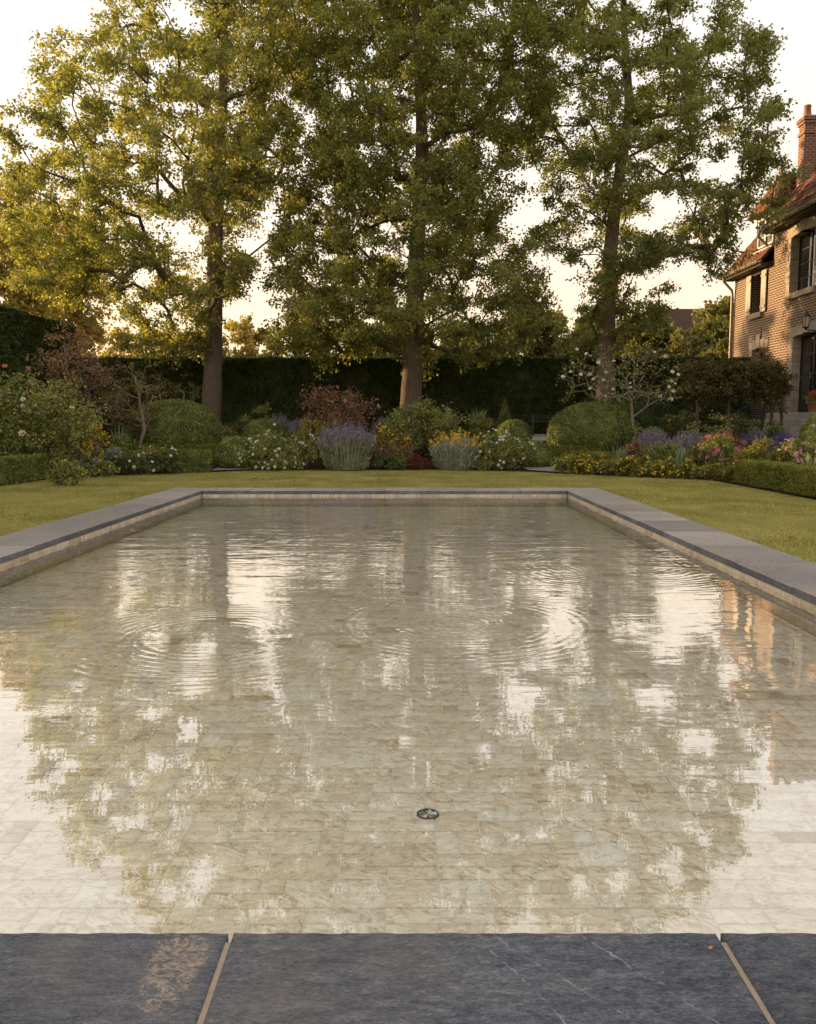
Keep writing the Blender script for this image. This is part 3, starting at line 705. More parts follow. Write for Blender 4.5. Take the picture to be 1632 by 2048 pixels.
# roofs: deck (timber) carries the tiles
def roof(y0, y1, ze, xe, over, rows_):
    mb = MB(); x0 = xe; z0 = ze; x1 = HX + RW; z1 = ze + (x1 - xe) * pw_
    mb.add([(x0, y0, z0), (x0, y1, z0), (x1, y1, z1), (x1, y0, z1)], [(0, 1, 2, 3)])
    mb.add([(x0, y0, z0 - .10), (x0, y1, z0 - .10), (x1, y1, z1 - .10), (x1, y0, z1 - .10)], [(3, 2, 1, 0)])
    mb.add([(x0, y0, z0 - .1), (x0, y0, z0), (x1, y0, z1), (x1, y0, z1 - .1)], [(0, 1, 2, 3)])
    mb.add([(x0, y1, z0 - .1), (x0, y1, z0), (x1, y1, z1), (x1, y1, z1 - .1)], [(3, 2, 1, 0)])
    mb.add([(x0, y0, z0 - .1), (x0, y1, z0 - .1), (x0, y1, z0), (x0, y0, z0)], [(0, 1, 2, 3)])
    xb = HX + 2 * RW
    mb.add([(x1, y0, z1), (x1, y1, z1), (xb, y1, ze), (xb, y0, ze)], [(0, 1, 2, 3)])
    d = hb(mb, 'roof', M_darkwood)
    pantile_field(y0, y1, ze, xe, rows_, 'roof_tiles', d)
    # soffit board
    sb = MB(); sb.box(xe, HX + .02, y0, y1, ze - .16, ze - .101); hb(sb, 'soffit', M_darkwood, d)
    return d
XE = HX - 0.36
roof_m = roof(YN - .2, YM + .10, Z_EAVE_M, XE, .1, 18)
roof_w = roof(YM + .12, YC + .22, Z_EAVE_W, XE, .1, 17)
# lead flashing up the verge of the tall roof
mb = MB(); mb.add([(XE, YM + .105, Z_EAVE_M + .06), (HX + RW, YM + .105, Z_EAVE_M + .06 + (HX + RW - XE) * pw_), (HX + RW, YM - .12, Z_EAVE_M + .1 + (HX + RW - XE) * pw_), (XE, YM - .12, Z_EAVE_M + .1)], [(0, 1, 2, 3)])
hb(mb, 'flashing', M_lead, roof_m)
def gutter(y0, y1, z, x):
    V, Fq = [], []; m = 8
    ang = np.linspace(math.pi, 2 * math.pi, m)
    mb = MB(); r = 0.075
    pr = [(x + r * math.cos(t), z + r * math.sin(t)) for t in ang] + [(x + (r - .012) * math.cos(t), z + (r - .012) * math.sin(t)) for t in ang[::-1]]
    k = len(pr)
    mb.add([(a, y0, c) for a, c in pr] + [(a, y1, c) for a, c in pr], [(i, k + i, k + (i + 1) % k, (i + 1) % k) for i in range(k)] + [tuple(range(k)), tuple(range(2 * k - 1, k - 1, -1))])
    mb.tube([(x - r, y0, z + .004), (x - r, y1, z + .004)], .011, 6)
    g = hb(mb, 'gutter', M_zinc)
    n = int((y1 - y0) / 0.45)
    for i in range(n + 1):
        y = y0 + (y1 - y0) * i / max(n, 1); s = MB(); s.box(x - r - .012, HX - .0, y - .012, y + .012, z - r - .01, z - r + .004); s.box(x - r - .014, x - r - .006, y - .012, y + .012, z - r, z + .01)
        hb(s, 'gutter_bracket', M_zinc, g)
    return g
gutter(YN, YM + .12, Z_EAVE_M - .02, XE - .06)
gutter(YM + .16, YC + .24, Z_EAVE_W - .02, XE - .06)
def downpipe(y, ztop, zbot, x=HX - .09):
    mb = MB(); mb.tube([(XE - .05, y, ztop), (XE - .04, y, ztop - .12), (x - .02, y, ztop - .42), (x, y, ztop - .55), (x, y, zbot)], .045, 10)
    for z in np.arange(zbot + .5, ztop - .6, 1.3): mb.tube([(x, y, z), (x, y, z + .05)], .054, 10)
    return hb(mb, 'downpipe', M_zinc, smooth=True)
downpipe(YC - .03, Z_EAVE_W - .08, ZG - .1)
downpipe(YM + .32, Z_EAVE_M - .08, Z_EAVE_W + .35, HX - .02)

def window_unit(h, name='window', frame=M_iron, bars=2, glass=M_glass, dep=DEP, part=house, arch=False):
    a, c, d, e = h; x = HX + dep; t = .05
    f = MB()
    for bx in ((a, c, d, d + t), (a, c, e - t, e), (a, a + t, d + t, e - t), (c - t, c, d + t, e - t)): f.box(x, x + .06, bx[0], bx[1], bx[2], bx[3])
    ym = (a + c) / 2; f.box(x - .006, x + .055, ym - .035, ym + .035, d + t, e - t)
    w = hb(f, name, frame, part)
    for k in range(bars):
        z = d + (e - d) * (k + 1) / (bars + 1)
        for (p, q) in ((a + t, ym - .035), (ym + .035, c - t)):
            s = MB(); s.box(x + .01, x + .045, p, q, z - .014, z + .014); hb(s, 'glazing_bar', frame, w)
    for (p, q) in ((a + t, ym - .035), (ym + .035, c - t)):
        for k in range(bars + 1):
            z0 = d + t if k == 0 else d + (e - d) * k / (bars + 1) + .014; z1 = e - t if k == bars else d + (e - d) * (k + 1) / (bars + 1) - .014
            s = MB(); s.box(x + .024, x + .030, p, q, z0, z1); hb(s, 'pane', glass, w)
    return w
def shutter(y0, y1, z0, z1, part):
    s = MB(); n = 3; wd = (y1 - y0) / n
    for i in range(n): s.box(HX - .075, HX - .045, y0 + i * wd + .002, y0 + (i + 1) * wd - .002, z0, z1, .003)
    o = hb(s, 'shutter', M_shutter, part)
    for zz in (z0 + (z1 - z0) * .13, z1 - (z1 - z0) * .13):
        m_ = MB(); m_.box(HX - .10, HX - .0755, y0 + .01, y1 - .01, zz - .04, zz + .04, .003); hb(m_, 'rail', M_shutter, o)
        k = MB(); k.box(HX - .108, HX - .1005, y1 - .07, y1 + .02, zz - .008, zz + .008); hb(k, 'hinge', M_iron, o)
    return o
W1 = window_unit(w1, bars=2)
sA = hxy(1495.6, 600)[1]; sB = hxy(1534.6, 600)[1]
shutter(w1[1] + .01, float(sA), w1[2] - .03, w1[3] + .03, W1); shutter(float(sB), w1[0] - .01, w1[2] - .03, w1[3] + .03, W1)
def stone_block(y0, y1, z0, z1, parent, proud=.03, dep=.2, name='stone'):
    s = MB(); s.box(HX - proud, HX + dep, y0, y1, z0, z1, .008); return hb(s, name, M_stone, parent)
stone_block(w1[0] - .08, w1[1] + .06, w1[2] - .17, w1[2] - .002, W1, .10, .22, 'sill')
W2 = window_unit(w2, bars=3)
stone_block(w2[0] - .10, w2[1] + .10, w2[2] - .17, w2[2] - .002, W2, .10, .22, 'sill')
def surround(h, parent, key=True, courses=5):
    a, c, d, e = h; T = .235
    for (y0, y1) in ((c - .004, c + .20), (a - .20, a + .004)):
        for k in range(courses):
            z0 = d + (e - d) * k / courses; z1 = d + (e - d) * (k + 1) / courses; ex = 0.07 if k % 2 else 0
            yy0, yy1 = (y0, y1 + ex) if y0 > a else (y0 - ex, y1)
            s = MB(); s.box(HX - .022, HX + T, yy0, yy1, z0 + .004, z1 - .004, .006); hb(s, 'stone', M_stone, parent)
    # flat arch of wedge blocks with a keystone
    n = 5; tot = (c - a) + .5; y0 = a - .25
    for k in range(n):
        p, q = y0 + tot * k / n, y0 + tot * (k + 1) / n; kz = .14 if k == n // 2 else 0.0
        lift = .05 * (1 - abs(k - 2) / 2)
        s = MB(); s.box(HX - .03 - (.02 if kz else 0), HX + T, p + .004, q - .004, e - .05 + lift, e + .24 + lift + kz, .008); hb(s, 'stone', M_stone, parent)
surround(w2, W2)
s_y1 = w2[0] - .01
shutter(w2[0] - .50, s_y1 - .21, w2[2], w2[3], W2)
W3 = window_unit(w3, bars=1); surround(w3, W3, courses=3)
window_unit(w4, bars=3); window_unit(w5, bars=2)
# door: tall glazed iron double door
a, c, d, e = dr
D = window_unit(dr, 'door', M_iron, 3)
surround(dr, D, courses=6)
k = MB(); k.box(HX + DEP - .03, HX + DEP + .05, a + .05, c - .05, d + .051, d + .35); hb(k, 'kick_panel', M_iron, D)
k = MB(); k.tube([(HX + DEP - .05, (a + c) / 2 + .06, d + 1.0), (HX + DEP - .05, (a + c) / 2 + .06, d + 1.18)], .012, 8); k.tube([(HX + DEP - .05, (a + c) / 2 + .06, d + 1.02), (HX + DEP, (a + c) / 2 + .06, d + 1.02)], .01, 6)
hb(k, 'handle', M_zinc, D)
# wall ties (iron anchors) in the brickwork
for (px, py0, py1) in ((1523, 655, 682),):
    p, q = hxy(px, py0), hxy(px, py1); s = MB(); s.box(HX - .02, HX + .005, p[1] - .02, p[1] + .02, q[2], p[2]); hb(s, 'wall_anchor', M_iron)
# dormer in the wing roof
ax = HX + 0.02
dl = at_x(1513, 470, ax); drr = at_x(1549, 470, ax)
dy0, dy1 = float(drr[1]), float(dl[1]); dz0 = Z_EAVE_W + 0.45; dz1 = float(at_x(1530, 428, ax)[2])
dorm = MB(); xr = ax + 2.2
for (y0, y1) in ((dy0, dy0 + .10), (dy1 - .10, dy1)): dorm.box(ax, xr, y0, y1, dz0, dz1)
dorm.box(ax, ax + .1, dy0 + .10, dy1 - .10, dz1 - .09, dz1); dorm.box(ax - .03, ax + .1, dy0 + .10, dy1 - .10, dz0, dz0 + .08)
DM = hb(dorm, 'dormer', M_darkwood)
def fr_win(y0, y1, z0, z1, x, parent):
    f = MB(); t = .07
    for bx in ((y0, y1, z0, z0 + t), (y0, y1, z1 - t, z1), (y0, y0 + t, z0 + t, z1 - t), (y1 - t, y1, z0 + t, z1 - t)): f.box(x, x + .07, *bx)
    ym = (y0 + y1) / 2; f.box(x - .01, x + .06, ym - .045, ym + .045, z0 + t, z1 - t)
    for k in (1, 2):
        z = z0 + (z1 - z0) * k / 3; f.box(x + .01, x + .05, y0 + t, ym - .045, z - .015, z + .015); f.box(x + .01, x + .05, ym + .045, y1 - t, z - .015, z + .015)
    hb(f, 'window_frame', M_white, parent)
    for (p, q) in ((y0 + t, ym - .045), (ym + .045, y1 - t)):
        g = MB(); g.box(x + .025, x + .031, p, q, z0 + t, z1 - t); hb(g, 'pane', M_glass, parent)
fr_win(dy0 + .10, dy1 - .10, dz0 + .08, dz1 - .09, ax + .0, DM)
s = MB(); s.box(ax - .10, ax + .02, dy0 - .02, dy1 + .02, dz0 - .06, dz0 - .002, .006); hb(s, 'sill', M_white, DM)
# dormer roof: hipped at the front, ridge runs back into the slope; single tiles on the slope that faces the pool
yc = (dy0 + dy1) / 2; hw = (dy1 - dy0) / 2 + .22; rz = float(at_y(1580, 352, yc)[2]); ridge_x0 = float(at_y(1563, 352, yc)[0]); ex = ax - .20; ez = dz1 + .0
xb = ridge_x0 + 1.6
mb = MB()
P_fl, P_fr, P_bl, P_br = (ex, yc + hw, ez), (ex, yc - hw, ez), (xb, yc + hw, ez), (xb, yc - hw, ez)
R0, R1 = (ridge_x0, yc, rz), (xb, yc, rz)
mb.add([P_fl, P_fr, P_bl, P_br, R0, R1], [(1, 3, 5, 4), (0, 4, 5, 2), (0, 1, 4), (0, 2, 3, 1)])
DR = hb(mb, 'roof', M_darkwood, DM)
def tile_mesh(tw, tl):
    kx = np.linspace(0, 1, 6); prof = 0.02 * np.sin(kx * 2 * math.pi - .6)
    lip = np.stack([kx * tw, np.zeros(6), prof - .0], -1); lo = lip + [0, 0, .03]; hi = np.stack([kx * tw, np.full(6, tl), prof + .008], -1)
    V = np.concatenate([lip, lo, hi]); i = np.arange(5); Fq = np.concatenate([np.stack([a_ + i, a_ + i + 1, a_ + 7 + i, a_ + 6 + i], -1) for a_ in (0, 6)])
    return mesh_np('roof_tile', V, Fq, M_tile_one, smooth=True)
import mathutils
TM = tile_mesh(.215, .32)
def lay(A, along, up, rows_, ncols, inside):
    along = unit(np.array(along)); up = unit(np.array(up)); nrm = np.cross(along, up)
    M3 = mathutils.Matrix(((along[0], up[0], nrm[0]), (along[1], up[1], nrm[1]), (along[2], up[2], nrm[2]))).to_4x4()
    w = world_loc(DR)
    for r in range(rows_):
        for i in range(ncols):
            p = np.array(A) + along * (i * .21 + (0.1 if r % 2 else 0)) + up * (r * .27)
            if not inside(p + along * .1 + up * .14): continue
            o = link('roof_tile', TM, DR); q = p - w + nrm * .012
            o.matrix_local = mathutils.Matrix.Translation(tuple(float(t) for t in q)) @ M3
hip_k = (ridge_x0 - ex) / (rz - ez)
slope_up = np.array([0, hw, rz - ez])
lay(P_fr, (1, 0, 0), slope_up, 9, 17, lambda p: p[0] > ex + (p[2] - ez) * hip_k + .02 and p[2] < rz - .02 and p[0] < xb)
lay(P_fl, (0, -1, 0), np.array([ridge_x0 - ex, 0, rz - ez]), 8, 9, lambda p: abs(p[1] - yc) < hw * (1 - (p[2] - ez) / (rz - ez)) - .03)
for (A, B_) in ((R0, R1), (P_fr, R0), (P_fl, R0)):
    A, B_ = np.array(A), np.array(B_); n = max(2, int(np.linalg.norm(B_ - A) / .3))
    for i in range(n):
        p, q = A + (B_ - A) * i / n, A + (B_ - A) * (i + 1.06) / n
        s = MB(); s.tube([p + [0, 0, .0], q + [0, 0, .012]], [.085, .072], 8); hb(s, 'ridge_tile', M_terra, DR, True)
fin = MB(); fin.tube([np.array(R0) + [0, 0, z] for z in (0, .12, .16, .24, .30, .36, .44)], [.09, .05, .075, .08, .035, .05, .008], 10); hb(fin, 'finial', M_terra, DR, True)
# chimney with pots
cf = at_y(1608, 300, 27.0); cx0 = float(cf[0]); cy0 = 27.0; cy1 = float(at_x(1596.5, 300, cx0)[1]); cz1 = float(at_y(1608, 246, cy0)[2]); ct = float(at_y(1608, 233, cy0)[2])
cw = 1.35
ch = MB(); ch.box(cx0, cx0 + cw, cy0, cy1, 8.3, cz1); CH = hb(ch, 'chimney', M_brick2)
for k, (o_, z0, z1) in enumerate(((.035, cz1 - .30, cz1 - .22), (.04, cz1, cz1 + (ct - cz1) * .5), (.07, cz1 + (ct - cz1) * .5, ct))):
    s = MB(); s.box(cx0 - o_, cx0 + cw + o_, cy0 - o_, cy1 + o_, z0, z1); hb(s, 'brick_course', M_brick2, CH)
s = MB(); s.box(cx0 - .03, cx0 + cw + .03, cy0 - .03, cy1 + .03, ct, ct + .05, .01); hb(s, 'capping', M_stone, CH)
pt = float(at_y(1615, 206, cy0)[2])
for k in range(3):
    px_ = cx0 + .14 + k * .40; s = MB(); zt = pt - .05 * k
    s.tube([(px_, (cy0 + cy1) / 2, ct + .04), (px_, (cy0 + cy1) / 2, zt - .06), (px_, (cy0 + cy1) / 2, zt - .05), (px_, (cy0 + cy1) / 2, zt), (px_, (cy0 + cy1) / 2, zt - .001), (px_, (cy0 + cy1) / 2, zt - .3)], [.125, .095, .11, .11, .08, .08], 12)
    hb(s, 'chimney_pot', M_terra, CH, True)

# steps up to the door, with an iron handrail
st = thing('stone_steps', 'pale stone steps climbing to the tall glazed door', 'steps', (HX, (dr[0] + dr[1]) / 2, ZG))
nst = 4; rise = (d - float(terrain(0, 25)) + .02) / nst
for k in range(nst):
    zt = d - .002 - k * rise; dx = .55 + k * .30
    s = MB(); s.box(HX - dx, HX - .035 - (dx - .30 if k else 0) * (1 if k else 0) * 1.0, a - .95, c + .40, ZG - .1, zt, .012)
    hb(s, 'step', M_step, st)
hr = thing('handrail', 'black iron handrail beside the pale stone steps', 'railing', (HX - .9, c + .3, ZG))
yr = c + .33
tops = []
for k in range(7):
    t = k / 6; x = HX - .12 - t * 1.25; zb = d - (0 if x > HX - .55 else rise * math.ceil((HX - .55 - x) / .30)); zt = d + .86 - t * rise * nst * .95
    s = MB(); s.tube([(x, yr, zb), (x, yr, zt)], .011 if k % 3 else .017, 6); hb(s, 'baluster', M_iron, hr); tops.append((x, yr, zt))
s = MB(); s.tube([tuple(p) for p in tops] + [(tops[-1][0] - .1, yr, tops[-1][2] - .06), (tops[-1][0] - .10, yr, tops[-1][2] - .16)], .017, 8); hb(s, 'rail', M_iron, hr, True)
s = MB(); s.tube([(p[0], p[1], p[2] - .55) for p in tops], .010, 6); hb(s, 'rail', M_iron, hr, True)

# lantern on a bracket
lp = at_y(1612, 640, 23.9); lx, ly, lz = [float(v) for v in lp]
LN = thing('wall_lantern', 'black iron lantern with warm glass on a bracket above the door', 'lantern', (HX, ly, lz - .3))
s = MB(); s.tube([(HX + .0, ly, lz - .42), (HX - .04, ly, lz - .42), (HX - .10, ly, lz - .30), (lx + .06, ly, lz - .27), (lx, ly, lz - .24)], .016, 8); s.box(HX - .02, HX + .01, ly - .05, ly + .05, lz - .55, lz - .25, .004)
hb(s, 'bracket', M_iron, LN)
def frus(z0, r0, z1, r1, n=6): return [(lx, ly, z0), (lx, ly, z1)], [r0, r1]
s = MB(); s.tube([(lx, ly, z) for z in (lz + .30, lz + .27, lz + .24, lz + .22, lz + .13, lz + .09, lz + .085)], [.004, .018, .02, .035, .10, .145, .05], 6); hb(s, 'cap', M_iron, LN)
s = MB(); s.tube([(lx, ly, lz + .085), (lx, ly, lz - .18)], [.112, .07], 6); hb(s, 'glass', lantern_glass(), LN)
s = MB()
for k in range(6):
    t = k * math.pi / 3; s.tube([(lx + .115 * math.cos(t), ly + .115 * math.sin(t), lz + .088), (lx + .074 * math.cos(t), ly + .074 * math.sin(t), lz - .18)], .007, 5)
s.tube([(lx, ly, z) for z in (lz - .178, lz - .20, lz - .24, lz - .27)], [.08, .08, .03, .006], 6); hb(s, 'cage', M_iron, LN)

# neighbouring house, only its roof shows above the far planting
NB = thing('neighbour_house', 'weathered roof of a house beyond the tall back hedge', 'house', (14.5, 46, 0.7))
pa, pb = at_y(1338, 652, 46), at_y(1455, 628, 48)
s = MB(); s.box(float(pa[0]), float(pa[0]) + 6, 46.3, 52, .3, float(pa[2])); hb(s, 'wall', M_brick, NB)
s = MB(); y0, y1, zc, zr = 45.8, 49, float(pa[2]) - .3, float(pb[2]) + .4; xa, xb_ = float(pa[0]) - .4, float(pa[0]) + 6.4
s.add([(xa, y0, zc), (xb_, y0, zc), (xb_ - 1, y1, zr), (xa + .9, y1, zr), (xa, 52.4, zc), (xb_, 52.4, zc)], [(0, 1, 2, 3), (3, 2, 5, 4), (0, 3, 4), (1, 5, 2), (0, 4, 5, 1)])
NR = hb(s, 'roof', plain_mat('weathered_tiles', (0.09, 0.055, 0.042), (0.16, 0.10, 0.075), 2, .85, .4, .03, stretch=(3, 1, 9)), NB)
for r in range(14):
    t = r / 14; s = MB(); s.box(xa + .9 * t - .02, xb_ - 1 * t + .02, y0 + (y1 - y0) * t - .03, y0 + (y1 - y0) * (t + 1 / 14) , zc + (zr - zc) * t, zc + (zr - zc) * t + .09)
    hb(s, 'tile_course', MATS['weathered_tiles'], NR)
# ================================================================ CLIPPED HEDGES AND TOPIARY
L_yew = leaf_mat('yew', (0.024, 0.041, 0.015), (0.056, 0.086, 0.024), (0.131, 0.167, 0.047), 0.18, 0.55, 1.6)
L_yewtop = L_yew
L_box = leaf_mat('box', (0.048, 0.074, 0.020), (0.149, 0.189, 0.052), (0.383, 0.410, 0.122), 0.25, 0.45, 3.0)
L_box_bright = leaf_mat('box_bright', (0.081, 0.104, 0.022), (0.180, 0.198, 0.040), (0.342, 0.324, 0.081), 0.35, 0.45, 2.5)
M_stem = plain_mat('woody_stem', (0.055, 0.040, 0.028), (0.15, 0.115, 0.085), 14, 0.85, 0.5, 0.01, stretch=(3, 3, 1))
M_palestem = plain_mat('pale_stem', (0.15, 0.12, 0.085), (0.28, 0.23, 0.17), 12, 0.8, 0.5, 0.01, stretch=(3, 3, 1))
def surf_leaves(P, Nn, size, mat, name, parent, out=0.5, w=0.34, wild=0.7):
    n = len(P); d = unit(Nn * out + rand_dir(n) * 0.9); nr = unit(Nn + rand_dir(n) * wild)
    V, F = leaf_np(P - Nn * (size * rng.uniform(0, .6, n))[:, None], d, nr, size * rng.uniform(0.6, 1.3, n), w)
    return link(name, mesh_np(name, V, F, mat), parent)
def hnoise(P, k, ph):
    return np.sin(P[:, 0] * k + ph + 1.3 * np.sin(P[:, 1] * k * .8)) * np.sin(P[:, 2] * k * 1.2 + 1.7 * ph + 1.1 * np.sin(P[:, 0] * k * .6)) * np.sin(P[:, 1] * k * .9 + .6 * ph) if True else 0
def hedge(name, label, cat, path, width, z0f, ztop, size, dens, mat, wob=0.03, group=None):
    """box hedge along a polyline; z0f None = stands on the ground"""
    path = np.array(path, float); base = path[0]
    zg = float(terrain(base[0], base[1])); root = thing(name, label, cat, (base[0], base[1], zg), group)
    O = np.array([base[0], base[1], zg])
    Ps, Ns, cv, cf = [], [], [], []
    seg = np.diff(path, axis=0); ln = np.linalg.norm(seg, axis=1); t = seg / ln[:, None]; nrm = np.stack([t[:, 1], -t[:, 0]], -1)
    vn = np.concatenate([nrm[:1], unit(nrm[:-1] + nrm[1:]) if len(nrm) > 1 else nrm[:0], nrm[-1:]])
    ins = size * .5
    for sgn in (1, -1):
        for e in (0,): pass
    low = lambda xy: (terrain(xy[:, 0], xy[:, 1]) if z0f is None else np.full(len(xy), z0f))
    zt = (lambda xy: np.full(len(xy), ztop)) if np.isscalar(ztop) else ztop
    for i in range(len(seg)):
        for sgn in (1, -1):
            hgt = float(np.mean(zt(path[i:i + 2]) - low(path[i:i + 2]))); m = int(ln[i] * hgt * dens)
            u_ = rng.random(m); v_ = rng.random(m)
            xy = path[i] + seg[i] * u_[:, None] + (vn[i] * (1 - u_)[:, None] + vn[i + 1] * u_[:, None]) * sgn * width / 2
            z = low(xy) + v_ * (zt(xy) - low(xy)); Ps.append(np.column_stack([xy, z])); Ns.append(np.column_stack([np.tile(nrm[i] * sgn, (m, 1)), np.zeros(m)]))
        m = int(ln[i] * width * dens * 1.2); u_ = rng.random(m); s_ = rng.uniform(-.5, .5, m) * width
        xy = path[i] + seg[i] * u_[:, None] + (vn[i] * (1 - u_)[:, None] + vn[i + 1] * u_[:, None]) * s_[:, None]
        Ps.append(np.column_stack([xy, zt(xy)])); Ns.append(np.tile([0, 0, 1.], (m, 1)))
    for e, (p, tv) in enumerate(((path[0], -t[0]), (path[-1], t[-1]))):
        hgt = float(zt(p[None])[0] - low(p[None])[0]); m = int(width * hgt * dens); s_ = rng.uniform(-.5, .5, m) * width
        xy = p + vn[0 if e == 0 else -1] * s_[:, None]; z = low(xy) + rng.random(m) * hgt
        Ps.append(np.column_stack([xy, z])); Ns.append(np.tile([tv[0], tv[1], 0], (m, 1)))
    P = np.concatenate(Ps); Nn = np.concatenate(Ns)
    P = P + Nn * (wob * (hnoise(P, 2.3, 1.) + .6 * hnoise(P, 6.1, 2.)))[:, None] + rng.normal(size=P.shape) * size * .12
    # ragged shoots standing proud of the shears
    sh = rng.random(len(P)) < .06; P[sh] += Nn[sh] * (rng.random(sh.sum()) * size * 1.2)[:, None]
    mb = MB(); w2_ = width / 2 - ins
    for i in range(len(path)):
        L_ = path[i] + vn[i] * w2_; R_ = path[i] - vn[i] * w2_; zl = float(low(path[i][None])[0]); zh = float(zt(path[i][None])[0]) - ins
        mb.v += [(float(L_[0]), float(L_[1]), zl), (float(L_[0]), float(L_[1]), zh), (float(R_[0]), float(R_[1]), zh), (float(R_[0]), float(R_[1]), zl)]
        if i:
            b_ = (i - 1) * 4
            for k in range(4): mb.f.append((b_ + k, b_ + (k + 1) % 4, b_ + 4 + (k + 1) % 4, b_ + 4 + k)); mb.m.append(0)
    mb.f += [(0, 1, 2, 3), tuple(len(mb.v) - 4 + k for k in (3, 2, 1, 0))]; mb.m += [0, 0]
    mb.v = [(x - O[0], y - O[1], z - O[2]) for x, y, z in mb.v]
    mb.build('twig_core', mat, root)
    surf_leaves(P - O, Nn, size, mat, 'foliage', root)
    return root
HEDGE_Y = 28.0
ztop_back = float(at_y(900, 717, HEDGE_Y)[2])
hedge('tall_hedge', 'long dark clipped hedge across the back behind the tree trunks', 'hedge', [(-11.4, HEDGE_Y + .5), (-4, HEDGE_Y + .5), (4, HEDGE_Y + .5), (11.2, HEDGE_Y + .5)], 1.0, None, ztop_back, .075, 1500, L_yew, .04)
zt_left = float(at_y(150, 656, 27.6)[2])
xl = float(at_y(152, 656, 27.4)[0]) - .5
hedge('tall_hedge', 'taller dark clipped hedge along the left edge, behind the pink rose', 'hedge', [(xl, 27.4), (xl, 21.0), (xl, 7.0)], 1.0, None, zt_left, .075, 1300, L_yew, .07)
hedge('tall_hedge', 'lower clipped hedge added out of view on the left to shape the low sun', 'hedge', [(xl, 6.9), (xl, 3.0), (xl, -8.0)], 1.0, None, 2.65, .12, 260, L_yew, .07)  # unseen section; its height and end are set by where sunlight should land
# low box edging
def px_line(pts, inset):
    P = np.array([at_z(x, y, 0)[:2] for x, y in pts]); return P + np.array(inset)
lowL = px_line([(-70, 977), (0, 968), (60, 959), (120, 952), (200, 946.5), (300, 944), (417, 943.5)], (0, .17))
zt_low = lambda xy: np.full(len(xy), .455)
hedge('box_edging', 'low clipped box hedge curving along the lawn on the left', 'hedge', lowL, .36, None, zt_low, .035, 5200, L_box, .012)
lowR = np.array([(6.22, 8.0), (6.22, 12.0), (6.24, 15.7)])
hedge('box_edging', 'low bright clipped box hedge along the lawn on the right', 'hedge', lowR, .42, None, lambda xy: np.full(len(xy), .40), .035, 5200, L_box_bright, .012)
def short_edge(label, x0, x1, ytop, D, w=.3, mat=L_box, slant=0):
    a_ = at_y(x0, ytop, D); c_ = at_y(x1, ytop, D + slant)
    return hedge('box_edging', label, 'hedge', [(a_[0], D), (c_[0], D + slant)], w, None, float(a_[2]), .04, 3800, mat, .012)
short_edge('short low box hedge in front of the biggest dome on the left', 262, 432, 891, 20.9, .3, L_box_bright)  # brighter leaf colour on these edgings stands in for their lit tops
short_edge('low box strip between the white roses and the small left dome', 500, 640, 876, 21.4, .3, L_box_bright)
short_edge('short low box hedge in front of the big dome on the right', 1062, 1215, 893, 21.0, .3, L_box_bright)
short_edge('bright low box strip behind the yellow bedding flowers', 1150, 1290, 906, 20.4, .25, L_box_bright)

def blob(name, label, cat, x0, x1, ytop, D, mat, size=.042, dens=3600, depth=1.0, pw=2.12, cone=False, group=None, floor=None):
    c_ = at_y((x0 + x1) / 2, ytop, D); ppm = FPX / (D * CP); rx = (x1 - x0) / ppm / 2; ry = rx * depth
    zg = float(terrain(c_[0], D)) if floor is None else floor; H = float(c_[2]) - zg
    root = thing(name, label, cat, (c_[0], D, zg), group)
    m = int(dens * (2 * math.pi * rx * H * .9 + math.pi * rx * ry * .6))
    if cone:
        t = 1 - np.sqrt(rng.random(m)); a_ = rng.uniform(0, 2 * math.pi, m)
        P = np.stack([rx * (1 - t) * np.cos(a_), ry * (1 - t) * np.sin(a_), t * H], -1); Nn = unit(np.stack([np.cos(a_), np.sin(a_), np.full(m, rx / H)], -1))
        prof = lambda t_: (1 - t_)
    else:
        # squat superellipse: widest a third of the way up
        a_ = rng.uniform(0, 2 * math.pi, m); ph = np.arcsin(rng.uniform(-.55, 1, m))
        zc = H * .30; up = np.where(ph > 0, H - zc, zc / .62)
        cs = np.abs(np.cos(ph)) ** (2 / pw); sn = np.sign(np.sin(ph)) * np.abs(np.sin(ph)) ** (2 / pw)
        P = np.stack([rx * cs * np.cos(a_), ry * cs * np.sin(a_), zc + up * sn], -1)
        Nn = unit(np.stack([P[:, 0] / rx ** 2, P[:, 1] / ry ** 2, (P[:, 2] - zc) / up ** 2], -1))
        P[:, 2] = np.maximum(P[:, 2], 0.02)
    P = P + Nn * (.020 * (hnoise(P + [3, 1, 2], 7.0, 1.) + .9 * hnoise(P, 17., 2.)))[:, None] + rng.normal(size=P.shape) * size * .08
    sh = rng.random(m) < .012; P[sh] += Nn[sh] * (rng.random(sh.sum()) * size)[:, None]
    # core of packed twigs
    nu, nv = 28, 14; uu = np.linspace(0, 2 * math.pi, nu, endpoint=False); k = .93
    V = []
    for j in range(nv + 1):
        t = j / nv
        if cone: r_, z_ = (1 - t) * k, t * H * k
        else:
            ph = -math.asin(.55) + (math.pi / 2 + math.asin(.55)) * t; cs = abs(math.cos(ph)) ** (2 / pw); sn = math.copysign(abs(math.sin(ph)) ** (2 / pw), ph)
            r_, z_ = cs * k, (H * .30 + (H * .70 * k if ph > 0 else H * .30 / .62) * sn)
        V += [(rx * r_ * math.cos(q_), ry * r_ * math.sin(q_), max(z_, 0)) for q_ in uu]
    Fq = [(j * nu + i, j * nu + (i + 1) % nu, (j + 1) * nu + (i + 1) % nu, (j + 1) * nu + i) for j in range(nv) for i in range(nu)]
    link('twig_core', mesh_np('twig_core', V, Fq, mat, smooth=True), root)
    surf_leaves(P, Nn, size, mat, 'foliage', root, out=.22, wild=.42)
    return root
blob('topiary_dome', 'biggest clipped box dome, in front of the left tree trunk', 'topiary', 256, 441, 800, 22.0, L_box_bright if False else L_box)
